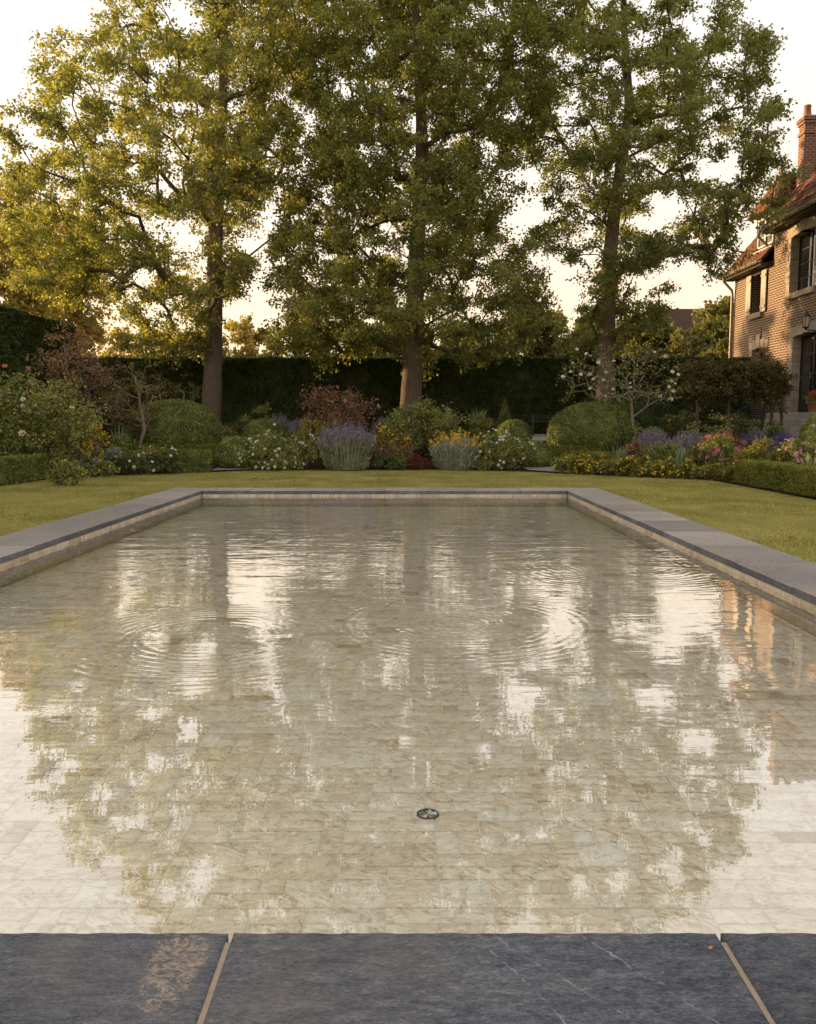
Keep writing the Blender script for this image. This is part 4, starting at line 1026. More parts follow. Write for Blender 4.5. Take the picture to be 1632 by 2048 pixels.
blob('topiary_dome', 'big clipped box dome in front of the right tree trunk', 'topiary', 1097, 1276, 805, 22.0, L_box)
blob('topiary_dome', 'small clipped dome behind the white roses left of the lavender', 'topiary', 485, 566, 838, 22.6, L_box)
blob('topiary_dome', 'small clipped dome left of the dark bench', 'topiary', 993, 1063, 840, 23.2, L_box)
blob('topiary_ball', 'round box ball beside the gravel gap on the left', 'topiary', 430, 512, 873, 20.3, L_box, floor=0.05)
blob('topiary_ball', 'box ball right of the white roses, beside the right gravel gap', 'topiary', 1030, 1106, 882, 20.6, L_box)
blob('topiary_cone', 'pointed clipped cone against the dark back hedge', 'topiary', 986, 1032, 797, 26.0, L_box, cone=True)
blob('topiary_dome', 'tall rounded topiary behind the white flowering tree', 'topiary', 1214, 1328, 780, 23.6, L_yew)
blob('topiary_dome', 'dark dome half hidden behind the right roses', 'topiary', 1310, 1362, 808, 25.0, L_yew)
blob('topiary_ball', 'round box ball at the right edge by the stone steps', 'topiary', 1598, 1680, 833, 17.5, L_box)
blob('topiary_dome', 'dark dome beneath the stilt hedge', 'topiary', 1390, 1452, 803, 23.6, L_yew)

# ================================================================ TREES
M_bark = plain_mat('tree_bark', (0.13, 0.10, 0.075), (0.33, 0.26, 0.19), 5, 0.9, 1.0, 0.05, spec=0.2, stretch=(5, 5, 0.9))
def grow(root_pts, root_r, targets, curve=.25, min_r=.012, rise=.35, clear=0.0, down=2.2):
    """joins each target to the nearest fitting point of the skeleton already there; returns tube paths"""
    pos = [np.array(p, float) for p in root_pts]; par = [i - 1 for i in range(len(pos))]; w = [0.0] * len(pos); base_r = list(root_r)
    ends = []
    axis = np.array(root_pts, float)
    dist = np.array([np.min(np.linalg.norm(axis[:, :2] - t[:2], axis=1)) for t in targets])
    for ti in np.argsort(dist):
        t = targets[ti]; A = np.array(pos); dv = t - A; hd = np.linalg.norm(dv[:, :2], axis=1); dd = np.linalg.norm(dv, axis=1)
        cost = dd + down * np.maximum(0, A[:, 2] - (t[2] - rise * hd)) + np.where(np.arange(len(A)) < len(axis), 2.5 * np.maximum(0, root_pts[0][2] + clear - A[:, 2]), 0)
        i = int(np.argmin(cost)); a = A[i]; m = max(2, int(dd[i] / .45)); last = i
        side = rand_dir(1)[0] * curve * dd[i] * .35; sag = np.array([0, 0, .10 * hd[i]])
        for k in range(1, m + 1):
            s = k / m; p = a + (t - a) * s + side * math.sin(math.pi * s) * (1 if k < m else 0) + sag * math.sin(math.pi * s)
            if k < m: p = p + rng.normal(size=3) * .035
            pos.append(p); par.append(last); w.append(0.0); last = len(pos) - 1
        ends.append(last)
    load = np.zeros(len(pos))
    for e in ends:
        k = e
        while k >= 0: load[k] += 1; k = par[k]
    return np.array(pos), par, load
def skeleton_mesh(name, pos, par, load, nroot, root_r, mat, parent, k_r=.0115, p=.5, sides=6, trunk_name='trunk'):
    r = np.maximum(k_r * np.maximum(load, .5) ** p, .006)
    rr = np.array(root_r)
    ch = {}
    for i, q_ in enumerate(par):
        if q_ >= 0 and i >= nroot: ch.setdefault(q_, []).append(i)
    paths = []; stack = [(i, c_) for i in list(ch) if i < nroot for c_ in ch[i]]
    while stack:
        a, c_ = stack.pop(); pts = [pos[a], pos[c_]]; rad = [min(r[c_] * 1.15, (rr[a] if a < nroot else r[a])), r[c_]]; cur = c_
        while cur in ch:
            kids = sorted(ch[cur], key=lambda q_: -load[q_]); stack += [(cur, q_) for q_ in kids[1:]]
            cur = kids[0]; pts.append(pos[cur]); rad.append(r[cur])
        rad[-1] *= .5; paths.append((np.array(pts), np.array(rad)))
    V, F = tube_np(paths, sides)
    return link(name, mesh_np(name, V, F, mat, smooth=True), parent)
def spray_leaves(C, rad, flat, ntw, nlf, size, out_from, mat, name, parent, droop=.15, W=.38, twig_mat=None, up=.5):
    """twigs radiate from every clump centre, leaves sit along the outer part of each twig"""
    n = len(C); tw = np.repeat(np.arange(n), ntw); m = len(tw)
    d = rand_dir(m); o = unit(C[tw] - out_from[tw]); d = unit(d + .45 * o); d[:, 2] *= flat
    L = rad[tw] * rng.uniform(.55, 1.25, m)
    tip = C[tw] + d * L[:, None]; tip[:, 2] -= droop * L * rng.random(m)
    lf = np.repeat(np.arange(m), nlf); t = rng.uniform(.15, 1.0, len(lf)) ** .7
    P = C[tw][lf] + (tip - C[tw])[lf] * t[:, None] + rng.normal(size=(len(lf), 3)) * (.075 * rad[tw][lf] + .02)[:, None]
    dd = unit(unit(tip - C[tw])[lf] * .5 + rand_dir(len(lf)) * .9 + [0, 0, -.25]); nr = unit(rand_dir(len(lf)) + [0, 0, up])
    V, F = leaf_np(P, dd, nr, size * rng.uniform(.6, 1.3, len(lf)), W)
    ob = link(name, mesh_np(name, V, F, mat), parent)
    if twig_mat is not None:
        tv = np.stack([C[tw] + [0, 0, .004], C[tw] - [0, 0, .004], tip], 1).reshape(-1, 3)
        sd = unit(np.cross(d, [0, 0, 1.])) * .005
        tv2 = np.stack([C[tw] + sd, C[tw] - sd, tip], 1).reshape(-1, 3)
        TV = np.concatenate([tv, tv2]); tag(link('twigs', mesh_np('twigs', TV, np.arange(len(TV)).reshape(-1, 3), twig_mat), parent), kind='stuff')
    return ob
def big_tree(label, D, trunk_px, prof, gaps, nclump, crad, ntw, nlf, lsize, mat, dens_lo=1.0, r0=.30, depthk=1.0, drop=.9, clear=5.2):
    tp = np.array([at_y(x, y, D) for x, y in trunk_px]); zg = float(terrain(tp[0][0], D)); tp[0][2] = zg
    O = tp[0].copy(); root = thing('leafy_tree', label, 'tree', O)
    # dense trunk line
    zs = np.linspace(zg, tp[-1][2], 40); ax = np.interp(zs, tp[:, 2], tp[:, 0]); ax += .05 * np.sin(zs * .9 + D) * sstep((zs - zg) / 6)
    T = np.stack([ax, np.full(40, D) + .12 * np.sin(zs * .5), zs], -1)
    s = (zs - zg) / (zs[-1] - zg); tr = r0 * (1 - s) ** .85 * (1 + .35 * np.exp(-(zs - zg) / .35)) + .02
    pr = np.array([(at_y(xl, y, D)[2], at_y(xl, y, D)[0], at_y(xr, y, D)[0]) for y, xl, xr in prof]); pr = pr[np.argsort(pr[:, 0])]
    C = []; tries = 0
    while len(C) < nclump and tries < nclump * 60:
        tries += 1
        z = rng.uniform(pr[0, 0], pr[-1, 0]); l, r_ = np.interp(z, pr[:, 0], pr[:, 1]), np.interp(z, pr[:, 0], pr[:, 2])
        a = rng.uniform(0, 2 * math.pi); q_ = math.sqrt(rng.random()) ** .8
        hw = (r_ - l) / 2
        if rng.random() > hw / 5.2: continue
        p = np.array([(l + r_) / 2 + hw * .93 * q_ * math.cos(a), D + min(hw * depthk, 4.6) * q_ * math.sin(a), z])
        px, py = to_px(p)
        if any(((px - g[0]) / g[2]) ** 2 + ((py - g[1]) / g[3]) ** 2 < 1 for g in gaps) and rng.random() < drop: continue
        if C and np.min(np.linalg.norm((np.array(C) - p) * [1, 1, 1.25], axis=1)) < crad * .72: continue
        C.append(p)
    C = np.array(C)
    pos, par, load = grow(T, tr, C, clear=clear, down=.55)
    tb = MB(); V, F = tube_np([(T - O, tr * (1 + .04 * np.sin(np.arange(40) * 2.1)))], 18)
    # fluted, slightly lumpy trunk
    Vr = V.reshape(40, 18, 3); angs = np.arange(18) / 18 * 2 * math.pi
    cen = (T - O)[:, None]; fl = 1 + .05 * np.sin(3 * angs + 1)[None] * np.exp(-(zs - zg) / 2.0)[:, None] + .03 * np.sin(5 * angs[None] + zs[:, None] * 1.3)
    Vr = cen + (Vr - cen) * fl[..., None]
    link('trunk', mesh_np('trunk', Vr.reshape(-1, 3), F, M_bark, smooth=True), root)
    skeleton_mesh('limbs', pos - O, par, load, 40, tr, M_bark, root)
    axis_at = np.stack([np.interp(C[:, 2], T[:, 2], T[:, 0]), np.full(len(C), D), C[:, 2] - .8], -1)
    rad = crad * rng.uniform(.75, 1.25, len(C))
    spray_leaves(C - O, rad, .62, ntw, nlf, lsize, axis_at - O, mat, 'crown', root, twig_mat=M_bark)
    return root
L_tree_l = leaf_mat('plane_leaf_left', (0.127, 0.144, 0.055), (0.250, 0.262, 0.098), (0.411, 0.385, 0.139), 0.5, 0.42, 0.55)
L_tree_c = leaf_mat('plane_leaf_centre', (0.098, 0.119, 0.048), (0.206, 0.227, 0.084), (0.355, 0.342, 0.108), 0.5, 0.42, 0.55)
L_tree_r = leaf_mat('plane_leaf_right', (0.099, 0.125, 0.055), (0.209, 0.238, 0.099), (0.348, 0.348, 0.125), 0.5, 0.42, 0.55)
TD = 25.0
big_tree('tall leafy tree on the left with pale branching trunk', TD,
         [(418, 890), (425, 700), (431, 560), (434, 420), (440, 300), (450, 120), (455, -60), (458, -190)],
         [(-215, 340, 520), (-120, 280, 650), (0, 215, 710), (100, 175, 715), (180, 80, 700), (280, 35, 680), (400, 20, 670), (500, 30, 605), (570, 40, 560), (625, 120, 520), (705, 265, 420)],
         [(205, 640, 62, 70), (530, 575, 45, 75), (600, 330, 26, 40), (345, 475, 50, 28), (500, 480, 40, 32), (480, 670, 60, 60), (330, 350, 26, 26), (80, 300, 30, 20)],
         560, .52, 14, 25, .082, L_tree_l, r0=.275)
big_tree('tallest dense dark tree in the middle with low hanging foliage', TD - .4,
         [(817, 880), (826, 690), (836, 520), (842, 350), (838, 200), (835, 40), (835, -120), (835, -220)],
         [(-245, 760, 940), (-110, 660, 1040), (0, 600, 1100), (150, 575, 1110), (280, 585, 1085), (380, 555, 1075), (500, 525, 1100), (600, 510, 1110), (680, 535, 1085), (725, 640, 980)],
         [(610, 330, 28, 50), (1035, 390, 40, 70), (545, 560, 30, 50), (760, 715, 60, 22)],
         720, .53, 14, 26, .080, L_tree_c, r0=.30, clear=3.2)
big_tree('tall airy tree on the right with a forked trunk nearest the house', TD + .2,
         [(1208, 880), (1214, 690), (1222, 560), (1226, 440), (1236, 330), (1256, 220), (1252, 80), (1250, -60), (1250, -180)],
         [(-205, 1160, 1340), (-90, 1060, 1420), (20, 1020, 1450), (110, 1000, 1515), (250, 1000, 1562), (350, 1040, 1580), (450, 1050, 1560), (545, 1080, 1500), (610, 1110, 1390), (690, 1120, 1270)],
         [(1040, 380, 50, 85), (1110, 590, 75, 60), (1330, 575, 75, 50), (1140, 235, 34, 50), (1440, 320, 48, 60), (1330, 430, 30, 40), (1430, 570, 60, 50), (1160, 470, 26, 36), (1500, 480, 30, 40)],
         450, .52, 13, 25, .080, L_tree_r, r0=.265)
# ---- trees and shrubs beyond the back hedge
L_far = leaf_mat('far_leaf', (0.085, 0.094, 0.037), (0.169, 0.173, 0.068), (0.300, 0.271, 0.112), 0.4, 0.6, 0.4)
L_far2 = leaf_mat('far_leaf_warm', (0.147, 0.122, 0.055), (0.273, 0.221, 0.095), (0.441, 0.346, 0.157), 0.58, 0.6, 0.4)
def far_tree(label, x0, x1, ytop, D, mat, n=60, lsize=.2, ntw=11, nlf=16, trunk=True, zlow=.2):
    c_ = at_y((x0 + x1) / 2, ytop, D); zg = float(terrain(0, D)); O = np.array([c_[0], D, zg]); rx = (x1 - x0) / (FPX / D) / 2; H = float(c_[2]) - zg
    root = thing('background_tree', label, 'tree', O, 'trees beyond the back hedge')
    C = []
    while len(C) < n:
        p = rng.uniform(-1, 1, 3)
        if np.linalg.norm(p) > 1: continue
        C.append([p[0] * rx, p[1] * rx * .8, H * (zlow + (1 - zlow) / 2) + p[2] * H * (1 - zlow) / 2 * .93])
    C = np.array(C); T = np.stack([.15 * np.sin(np.linspace(0, 3, 12)), np.zeros(12), np.linspace(0, H * .9, 12)], -1); tr = np.linspace(H * .02, .02, 12)
    pos, par, load = grow(T, tr, C)
    V, F = tube_np([(T, tr)], 8); link('trunk', mesh_np('trunk', V, F, M_bark, smooth=True), root)
    skeleton_mesh('limbs', pos, par, load, 12, tr, M_bark, root, sides=4)
    rad = np.full(len(C), max(rx, H * .3) * .30) * rng.uniform(.7, 1.3, len(C))
    spray_leaves(C, rad, .7, ntw, nlf, lsize, np.tile([[0, 0, H * .4]], (len(C), 1)), mat, 'crown', root)
    return root
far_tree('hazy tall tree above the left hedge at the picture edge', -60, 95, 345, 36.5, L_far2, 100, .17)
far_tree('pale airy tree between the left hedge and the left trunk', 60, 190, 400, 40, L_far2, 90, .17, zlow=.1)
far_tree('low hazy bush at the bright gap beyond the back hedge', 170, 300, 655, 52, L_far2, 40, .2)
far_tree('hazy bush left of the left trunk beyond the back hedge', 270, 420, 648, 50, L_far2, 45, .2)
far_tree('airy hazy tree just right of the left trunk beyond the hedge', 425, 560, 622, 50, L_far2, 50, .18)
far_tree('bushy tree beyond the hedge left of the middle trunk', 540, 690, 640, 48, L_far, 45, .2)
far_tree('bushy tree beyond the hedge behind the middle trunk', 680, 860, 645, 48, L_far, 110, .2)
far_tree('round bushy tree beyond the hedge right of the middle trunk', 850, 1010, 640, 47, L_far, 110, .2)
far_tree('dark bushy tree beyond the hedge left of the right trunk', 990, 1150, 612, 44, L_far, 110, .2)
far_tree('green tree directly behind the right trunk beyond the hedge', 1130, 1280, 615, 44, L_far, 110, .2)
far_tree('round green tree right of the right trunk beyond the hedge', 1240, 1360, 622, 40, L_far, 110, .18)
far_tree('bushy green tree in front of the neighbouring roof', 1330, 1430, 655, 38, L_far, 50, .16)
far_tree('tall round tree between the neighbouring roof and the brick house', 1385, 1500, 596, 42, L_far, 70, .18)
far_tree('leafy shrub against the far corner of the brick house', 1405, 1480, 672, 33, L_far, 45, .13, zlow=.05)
# ================================================================ FLOWER BEDS
L_rose = leaf_mat('rose_leaf', (0.098, 0.126, 0.043), (0.222, 0.253, 0.088), (0.428, 0.409, 0.136), 0.4, 0.45, 2.0)
L_roseY = leaf_mat('rose_leaf_young', (0.132, 0.132, 0.034), (0.296, 0.265, 0.062), (0.528, 0.420, 0.093), 0.45, 0.45, 2.0)
L_bronze = leaf_mat('bronze_leaf', (0.139, 0.085, 0.054), (0.296, 0.178, 0.116), (0.466, 0.279, 0.186), 0.4, 0.5, 2.0)
L_red = leaf_mat('red_leaf', (0.07, 0.020, 0.018), (0.16, 0.045, 0.032), (0.26, 0.08, 0.05), 0.35, 0.5, 3.0)
L_silver = leaf_mat('silver_leaf', (0.162, 0.189, 0.149), (0.311, 0.338, 0.270), (0.486, 0.499, 0.419), 0.25, 0.7, 3.0, tint=(1.2, 1.1, .8))
L_grey = leaf_mat('lavender_leaf', (0.136, 0.165, 0.098), (0.291, 0.320, 0.204), (0.486, 0.505, 0.331), 0.3, 0.6, 3.0, tint=(1.3, 1.2, .7))
L_fresh = leaf_mat('fresh_leaf', (0.10, 0.12, 0.025), (0.20, 0.21, 0.05), (0.33, 0.30, 0.08), 0.45, 0.45, 2.5)
L_dark = leaf_mat('dark_leaf', (0.049, 0.070, 0.027), (0.106, 0.133, 0.050), (0.214, 0.232, 0.088), 0.35, 0.45, 2.5)
L_iris = leaf_mat('iris_leaf', (0.101, 0.144, 0.085), (0.220, 0.279, 0.169), (0.371, 0.423, 0.254), 0.35, 0.5, 3.0)
P_white = petal_mat('white_petal', (0.72, 0.69, 0.60), (0.82, 0.80, 0.74)); P_blush = petal_mat('blush_petal', (0.72, 0.52, 0.47), (0.82, 0.68, 0.62))
P_pink = petal_mat('pink_petal', (0.56, 0.20, 0.27), (0.72, 0.38, 0.43)); P_mag = petal_mat('magenta_petal', (0.50, 0.09, 0.24), (0.66, 0.22, 0.38))
P_coral = petal_mat('coral_petal', (0.62, 0.17, 0.10), (0.72, 0.32, 0.18)); P_yel = petal_mat('yellow_petal', (0.70, 0.42, 0.02), (0.80, 0.58, 0.06))
P_red = petal_mat('red_petal', (0.52, 0.04, 0.03), (0.65, 0.09, 0.06)); P_purp = petal_mat('lavender_flower', (0.20, 0.165, 0.27), (0.34, 0.29, 0.40)); P_blue = petal_mat('salvia_flower', (0.09, 0.075, 0.22), (0.20, 0.16, 0.36))
P_pinkp = petal_mat('pinkpurple_petal', (0.45, 0.16, 0.36), (0.60, 0.30, 0.50)); P_orange = petal_mat('orange_petal', (0.70, 0.26, 0.03), (0.78, 0.36, 0.06))
BLOOM_ME = {}
def bloom_mesh(kind, mat):
    k = (kind, mat.name)
    if k not in BLOOM_ME: V, F = ROSE if kind == 'rose' else DAISY; BLOOM_ME[k] = mesh_np('bloom', V, F, mat)
    return BLOOM_ME[k]
def place(x0, x1, ytop, D):
    c_ = at_y((x0 + x1) / 2, ytop, D); ppm = FPX / (D * CP); zg = float(terrain(c_[0], D)) + LAWN_Z + .02
    return np.array([c_[0], D, zg]), (x1 - x0) / ppm / 2, float(c_[2]) - zg
def add_blooms(root, P, up, spec, surf):
    n, mat, size, kind, single = spec
    idx = rng.choice(len(P), n, replace=len(P) < n); pos = P[idx] + up[idx] * size * .4; u_ = unit(up[idx] + rand_dir(n) * .35 + [0, -.5, .35])
    sz = size * rng.uniform(.75, 1.25, n)
    if single:
        for k in range(n):
            o = link('bloom', bloom_mesh(kind, mat), root, tuple(float(t) for t in pos[k])); o.scale = (float(sz[k]),) * 3
            o.rotation_euler = mathutils.Vector(u_[k]).to_track_quat('Z', 'Y').to_euler()
    else:
        V, F = inst_np(*(ROSE if kind == 'rose' else DAISY), pos, u_, sz)
        tag(link('blooms', mesh_np('blooms', V, F, mat), root), kind='stuff')
def shrub(name, label, cat, x0, x1, ytop, D, mat, ls=.055, nc=26, ntw=9, nlf=11, blooms=(), stem=None, low=.12, cr=.32, group=None, sparse=False, depth=.85, droop=.1, top_bias=0.0, kr=.0045):
    O, rx, H = place(x0, x1, ytop, D); root = thing(name, label, cat, O, group)
    C = []
    while len(C) < nc:
        p = rng.uniform(-1, 1, 3); q_ = np.linalg.norm(p)
        if q_ > 1 or q_ < .25: continue
        zz = (p[2] + 1) / 2
        w = 1.0 if zz > .35 else .65 + zz
        C.append([p[0] * rx * w * .92, p[1] * rx * depth * w, H * (low + (1 - low) * zz * .93)])
    C = np.array(C); base = np.array([0, 0, 0.])
    # several stems leave the ground together
    T = np.array([[0, 0, -.05], [0, 0, H * .06], [.01, 0, H * .14]]); tr = [.02 * max(H, .5), .018 * max(H, .5), .015 * max(H, .5)]
    pos, par, load = grow(T, tr, C, .3, rise=.15)
    skeleton_mesh('stems', pos, par, load, 3, tr, stem or M_stem, root, k_r=kr * max(1, H), p=.45, sides=5)
    cen = np.tile([[0, 0, H * .25]], (len(C), 1)); rad = np.full(len(C), cr * min(rx, H) * 1.15) * rng.uniform(.75, 1.3, len(C))
    spray_leaves(C, rad, .8, ntw, nlf, ls, cen, mat, 'foliage', root, droop=droop, twig_mat=(stem or M_stem))
    upv = unit((C - [0, 0, H * .3]) / [rx, rx, H])
    if blooms:
        m = 600; ci = rng.integers(0, len(C), m); dr_ = unit(upv[ci] + rand_dir(m) * .8); Pp = C[ci] + dr_ * (rad[ci] * rng.uniform(.7, 1.0, m))[:, None]
        ok = (Pp[:, 1] < rx * .35) | (Pp[:, 2] > H * .75)
        if top_bias: ok &= Pp[:, 2] > H * top_bias
        if ok.sum() < 10: ok[:] = True
        for bspec in blooms: add_blooms(root, Pp[ok], dr_[ok], bspec, None)
    return root
def lavender(name, label, cat, x0, x1, ytop, D, mat, fmat, n=520, frac=.36, group=None, spike=.028, depth=.8, heads=.82):
    O, rx, H = place(x0, x1, ytop, D); root = thing(name, label, cat, O, group)
    a_ = rng.uniform(0, 2 * math.pi, n); rr = np.sqrt(rng.random(n)); b0 = np.stack([rr * rx * .72 * np.cos(a_), rr * rx * .72 * depth * np.sin(a_), np.zeros(n)], -1)
    h = H * (1 - .30 * rr ** 2.5) * rng.uniform(.72, 1.03, n)
    tip = np.stack([rr * rx * np.cos(a_), rr * rx * depth * np.sin(a_), h], -1) + rng.normal(size=(n, 3)) * .025
    mid = b0 + (tip - b0) * .5 + np.stack([np.zeros(n), np.zeros(n), h * .10], -1)
    # stems
    sd = np.stack([-np.sin(a_), np.cos(a_), 0 * a_], -1) * .0032
    V = np.stack([b0 - sd, b0 + sd, mid + sd * .8, mid - sd * .8, tip], 1).reshape(-1, 3); i = np.arange(n)[:, None] * 5
    F = np.concatenate([i + [[0, 1, 2]], i + [[0, 2, 3]], i + [[3, 2, 4]]], 1).reshape(-1, 3)
    link('stems', mesh_np('stems', V, F, mat), root)
    # narrow leaves along the lower two thirds
    k = 13; t = rng.uniform(.05, .78, (n, k)); P = np.where(t[..., None] < .5, b0[:, None] + (mid - b0)[:, None] * (t / .5)[..., None], mid[:, None] + (tip - mid)[:, None] * ((t - .5) / .5)[..., None]).reshape(-1, 3)
    d_ = unit(unit(tip - b0)[:, None].repeat(k, 1).reshape(-1, 3) + rand_dir(n * k) * .6); V, F = leaf_np(P, d_, rand_dir(n * k), rng.uniform(.05, .11, n * k), .11, .02)
    link('foliage', mesh_np('foliage', V, F, mat), root)
    # flower spikes: whorls of small florets
    sel = np.nonzero(rng.random(n) < heads)[0]; w = 9; t = rng.uniform(1 - frac * .55, 1.04, (len(sel), w))
    P = (mid[sel][:, None] + (tip - mid)[sel][:, None] * ((t - .5) / .5)[..., None]).reshape(-1, 3); m = len(P)
    V, F = leaf_np(P + rng.normal(size=(m, 3)) * .006, unit(rand_dir(m) + [0, 0, .9]), rand_dir(m), spike * rng.uniform(.7, 1.3, m), .38)
    tag(link('flower_spikes', mesh_np('flower_spikes', V, F, fmat), root), kind='stuff')
    return root
def blades(name, label, cat, x0, x1, ytop, D, mat, n=60, w=.016, group=None, blooms=()):
    O, rx, H = place(x0, x1, ytop, D); root = thing(name, label, cat, O, group)
    a_ = rng.uniform(0, 2 * math.pi, n); r0 = rng.random(n) * rx * .4; L = H * rng.uniform(.6, 1.05, n); sp = rng.uniform(.1, 1.0, n)
    b0 = np.stack([r0 * np.cos(a_), r0 * np.sin(a_), 0 * a_], -1); dirv = np.stack([np.cos(a_), np.sin(a_), 0 * a_], -1); s_ = np.stack([-np.sin(a_), np.cos(a_), 0 * a_], -1) * w
    m1 = b0 + dirv * (sp * rx * .35)[:, None] + np.array([0, 0, 1.]) * (L * .65)[:, None]; tp = b0 + dirv * (sp * rx * .9)[:, None] + np.array([0, 0, 1.]) * L[:, None]
    V = np.stack([b0 - s_ * .7, b0 + s_ * .7, m1 + s_, m1 - s_, tp], 1).reshape(-1, 3); i = np.arange(n)[:, None] * 5
    F = np.concatenate([i + [[0, 1, 2]], i + [[0, 2, 3]], i + [[3, 2, 4]]], 1).reshape(-1, 3)
    link('leaves', mesh_np('leaves', V, F, mat), root)
    for bs in blooms: add_blooms(root, tp, np.tile([[0, -.3, 1.]], (n, 1)), bs, None)
    return root
S = lambda *a, **k: shrub(*a, **k)
# ---- left beds
S('rose_bush', 'large rose bush with big pale pink blooms, left foreground bed', 'rose bush', -40, 190, 745, 17.3, L_rose, .062, 60, 11, 14, [(13, P_blush, .135, 'rose', True), (8, P_white, .10, 'rose', True), (60, P_yel, .035, 'daisy', False)], low=.05, cr=.30)
S('rose_bush', 'tall loose pink rose with bronze leaves before the left hedge', 'rose bush', 55, 215, 640, 19.6, L_bronze, .055, 46, 8, 9, [(9, P_pink, .13, 'rose', True)], low=.30, cr=.26, depth=.6)
S('rose_bush', 'coral rose spray poking in at the left picture edge', 'rose bush', -70, 20, 712, 18.0, L_dark, .06, 16, 8, 10, [(3, P_coral, .15, 'rose', True)], low=.3)
S('bare_shrub', 'brownish twiggy shrub with reddish tips behind the rose bush', 'shrub', 110, 265, 690, 20.3, L_bronze, .035, 70, 6, 4, kr=.003, stem=M_palestem, low=.30, cr=.24, depth=.7)
S('bare_shrub', 'olive twiggy shrub with pale trunks left of the biggest dome', 'shrub', 195, 345, 706, 20.8, L_roseY, .03, 80, 7, 4, kr=.003, stem=M_palestem, low=.28, cr=.26, depth=.7)
S('bare_shrub', 'sparse bare shrub against the hedge left of the left trunk', 'shrub', 318, 402, 735, 24.2, L_roseY, .03, 26, 5, 3, kr=.003, stem=M_palestem, low=.35, cr=.22)
S('yellow_shrub', 'yellow flowering shrub beside the pale pink rose bush', 'shrub', 105, 205, 828, 17.9, L_roseY, .045, 26, 9, 10, [(260, P_yel, .04, 'daisy', False)], low=.1)
S('leafy_plant', 'bright green leafy clump at the left edge behind the low hedge', 'plant', -35, 62, 872, 16.4, L_fresh, .075, 20, 9, 10, [(10, P_white, .05, 'daisy', False)], low=.05)
S('silver_plant', 'silver grey mound behind the low left hedge', 'plant', 122, 205, 884, 17.9, L_silver, .045, 22, 10, 14, low=.02, depth=.8)
S('silver_plant', 'smaller silver grey mound nearer the coral roses', 'plant', 192, 244, 888, 18.4, L_silver, .04, 16, 10, 12, low=.02, depth=.8)
blades('strappy_plant', 'strappy grey green leaves in front of the twiggy shrubs', 'plant', 212, 262, 842, 20.0, L_iris, 46, .018)
S('leafy_plant', 'low leafy plant between the silver mound and the biggest dome', 'plant', 200, 268, 866, 19.6, L_rose, .05, 18, 8, 10, low=.05)
S('rose_bush', 'small coral rose behind the curved low hedge', 'rose bush', 228, 300, 876, 18.9, L_rose, .045, 16, 8, 10, [(4, P_coral, .10, 'rose', True), (1, P_orange, .10, 'rose', True)], low=.05)
S('leafy_plant', 'low greenery with small cream flowers behind the hedge end', 'plant', 285, 352, 890, 18.9, L_roseY, .04, 16, 8, 10, [(12, P_white, .04, 'daisy', False)], low=.05)
for k, (x0, x1, yt) in enumerate(((92, 172, 927), (160, 232, 924))):
    D_ = float(bedfront(at_z((x0 + x1) / 2, 948, 0)[0])) - .10
    S('bedding_plant', ('yellow flowered low plant in front of the left hedge, farther from the pool' if k == 0 else 'yellow flowered low plant in front of the left hedge, beside the white roses'), 'plant', x0, x1, yt, D_, L_rose, .045, 16, 8, 10, [(22, P_yel, .032, 'daisy', False)], low=.03, depth=.45)
S('rose_bush', 'low white rose with dark leaves in front of the curved hedge', 'rose bush', 225, 300, 905, 18.15, L_dark, .045, 22, 9, 11, [(11, P_white, .072, 'rose', True)], low=.03, depth=.5)
S('rose_bush', 'low white rose spilling at the hedge end by the lawn', 'rose bush', 288, 362, 897, 18.5, L_dark, .045, 22, 9, 11, [(16, P_white, .072, 'rose', True)], low=.03, depth=.5)
# ---- middle bed
S('rose_bush', 'white rose mound beside the lavender, left of centre', 'rose bush', 488, 634, 872, 20.0, L_rose, .048, 44, 10, 13, [(125, P_white, .075, 'rose', False)], low=.02, depth=.7)
lavender('lavender', 'largest lavender bush in full purple bloom, front centre', 'lavender', 632, 752, 846, 20.0, L_grey, P_purp, 900)
lavender('lavender', 'lavender peeping over the small left dome', 'lavender', 532, 584, 828, 23.6, L_grey, P_purp, 220)
lavender('lavender', 'lavender clump left of the pink rose', 'lavender', 576, 618, 838, 22.8, L_grey, P_purp, 200)
lavender('lavender', 'faint lavender right of the pink rose', 'lavender', 742, 790, 836, 22.8, L_grey, P_purp, 220)
S('rose_bush', 'spreading pink rose before the dark hedge, left of centre', 'rose bush', 598, 752, 775, 22.4, L_bronze, .052, 50, 9, 11, [(22, P_pink, .085, 'rose', True), (50, P_pink, .045, 'rose', False)], low=.2, depth=.7)
S('rose_bush', 'slim young rose against the hedge right of the left trunk', 'rose bush', 482, 540, 796, 23.8, L_rose, .05, 18, 7, 8, [(2, P_coral, .09, 'rose', True)], low=.2)
S('leafy_plant', 'pale green foliage under the pink rose', 'plant', 592, 680, 838, 21.4, L_roseY, .05, 24, 9, 10, [(10, P_yel, .05, 'daisy', False)], low=.05)
S('rose_bush', 'tall green leafy rose bush before the middle trunk', 'rose bush', 772, 930, 796, 21.2, L_rose, .06, 56, 10, 12, [(3, P_white, .06, 'rose', True)], low=.16, depth=.7)
S('yellow_shrub', 'yellow flowered clump right of the large lavender', 'plant', 738, 822, 852, 21.0, L_roseY, .045, 26, 9, 10, [(120, P_yel, .042, 'daisy', False)], low=.05, top_bias=.5)
S('bronze_shrub', 'russet leaved low shrub between lavender and yellow flowers', 'shrub', 752, 832, 892, 20.5, L_bronze, .042, 24, 9, 11, low=.03)
S('dark_shrub', 'dark green ground hugging shrub at the lawn edge, centre', 'shrub', 742, 824, 906, 20.05, L_dark, .042, 26, 10, 12, low=.02, depth=.6)
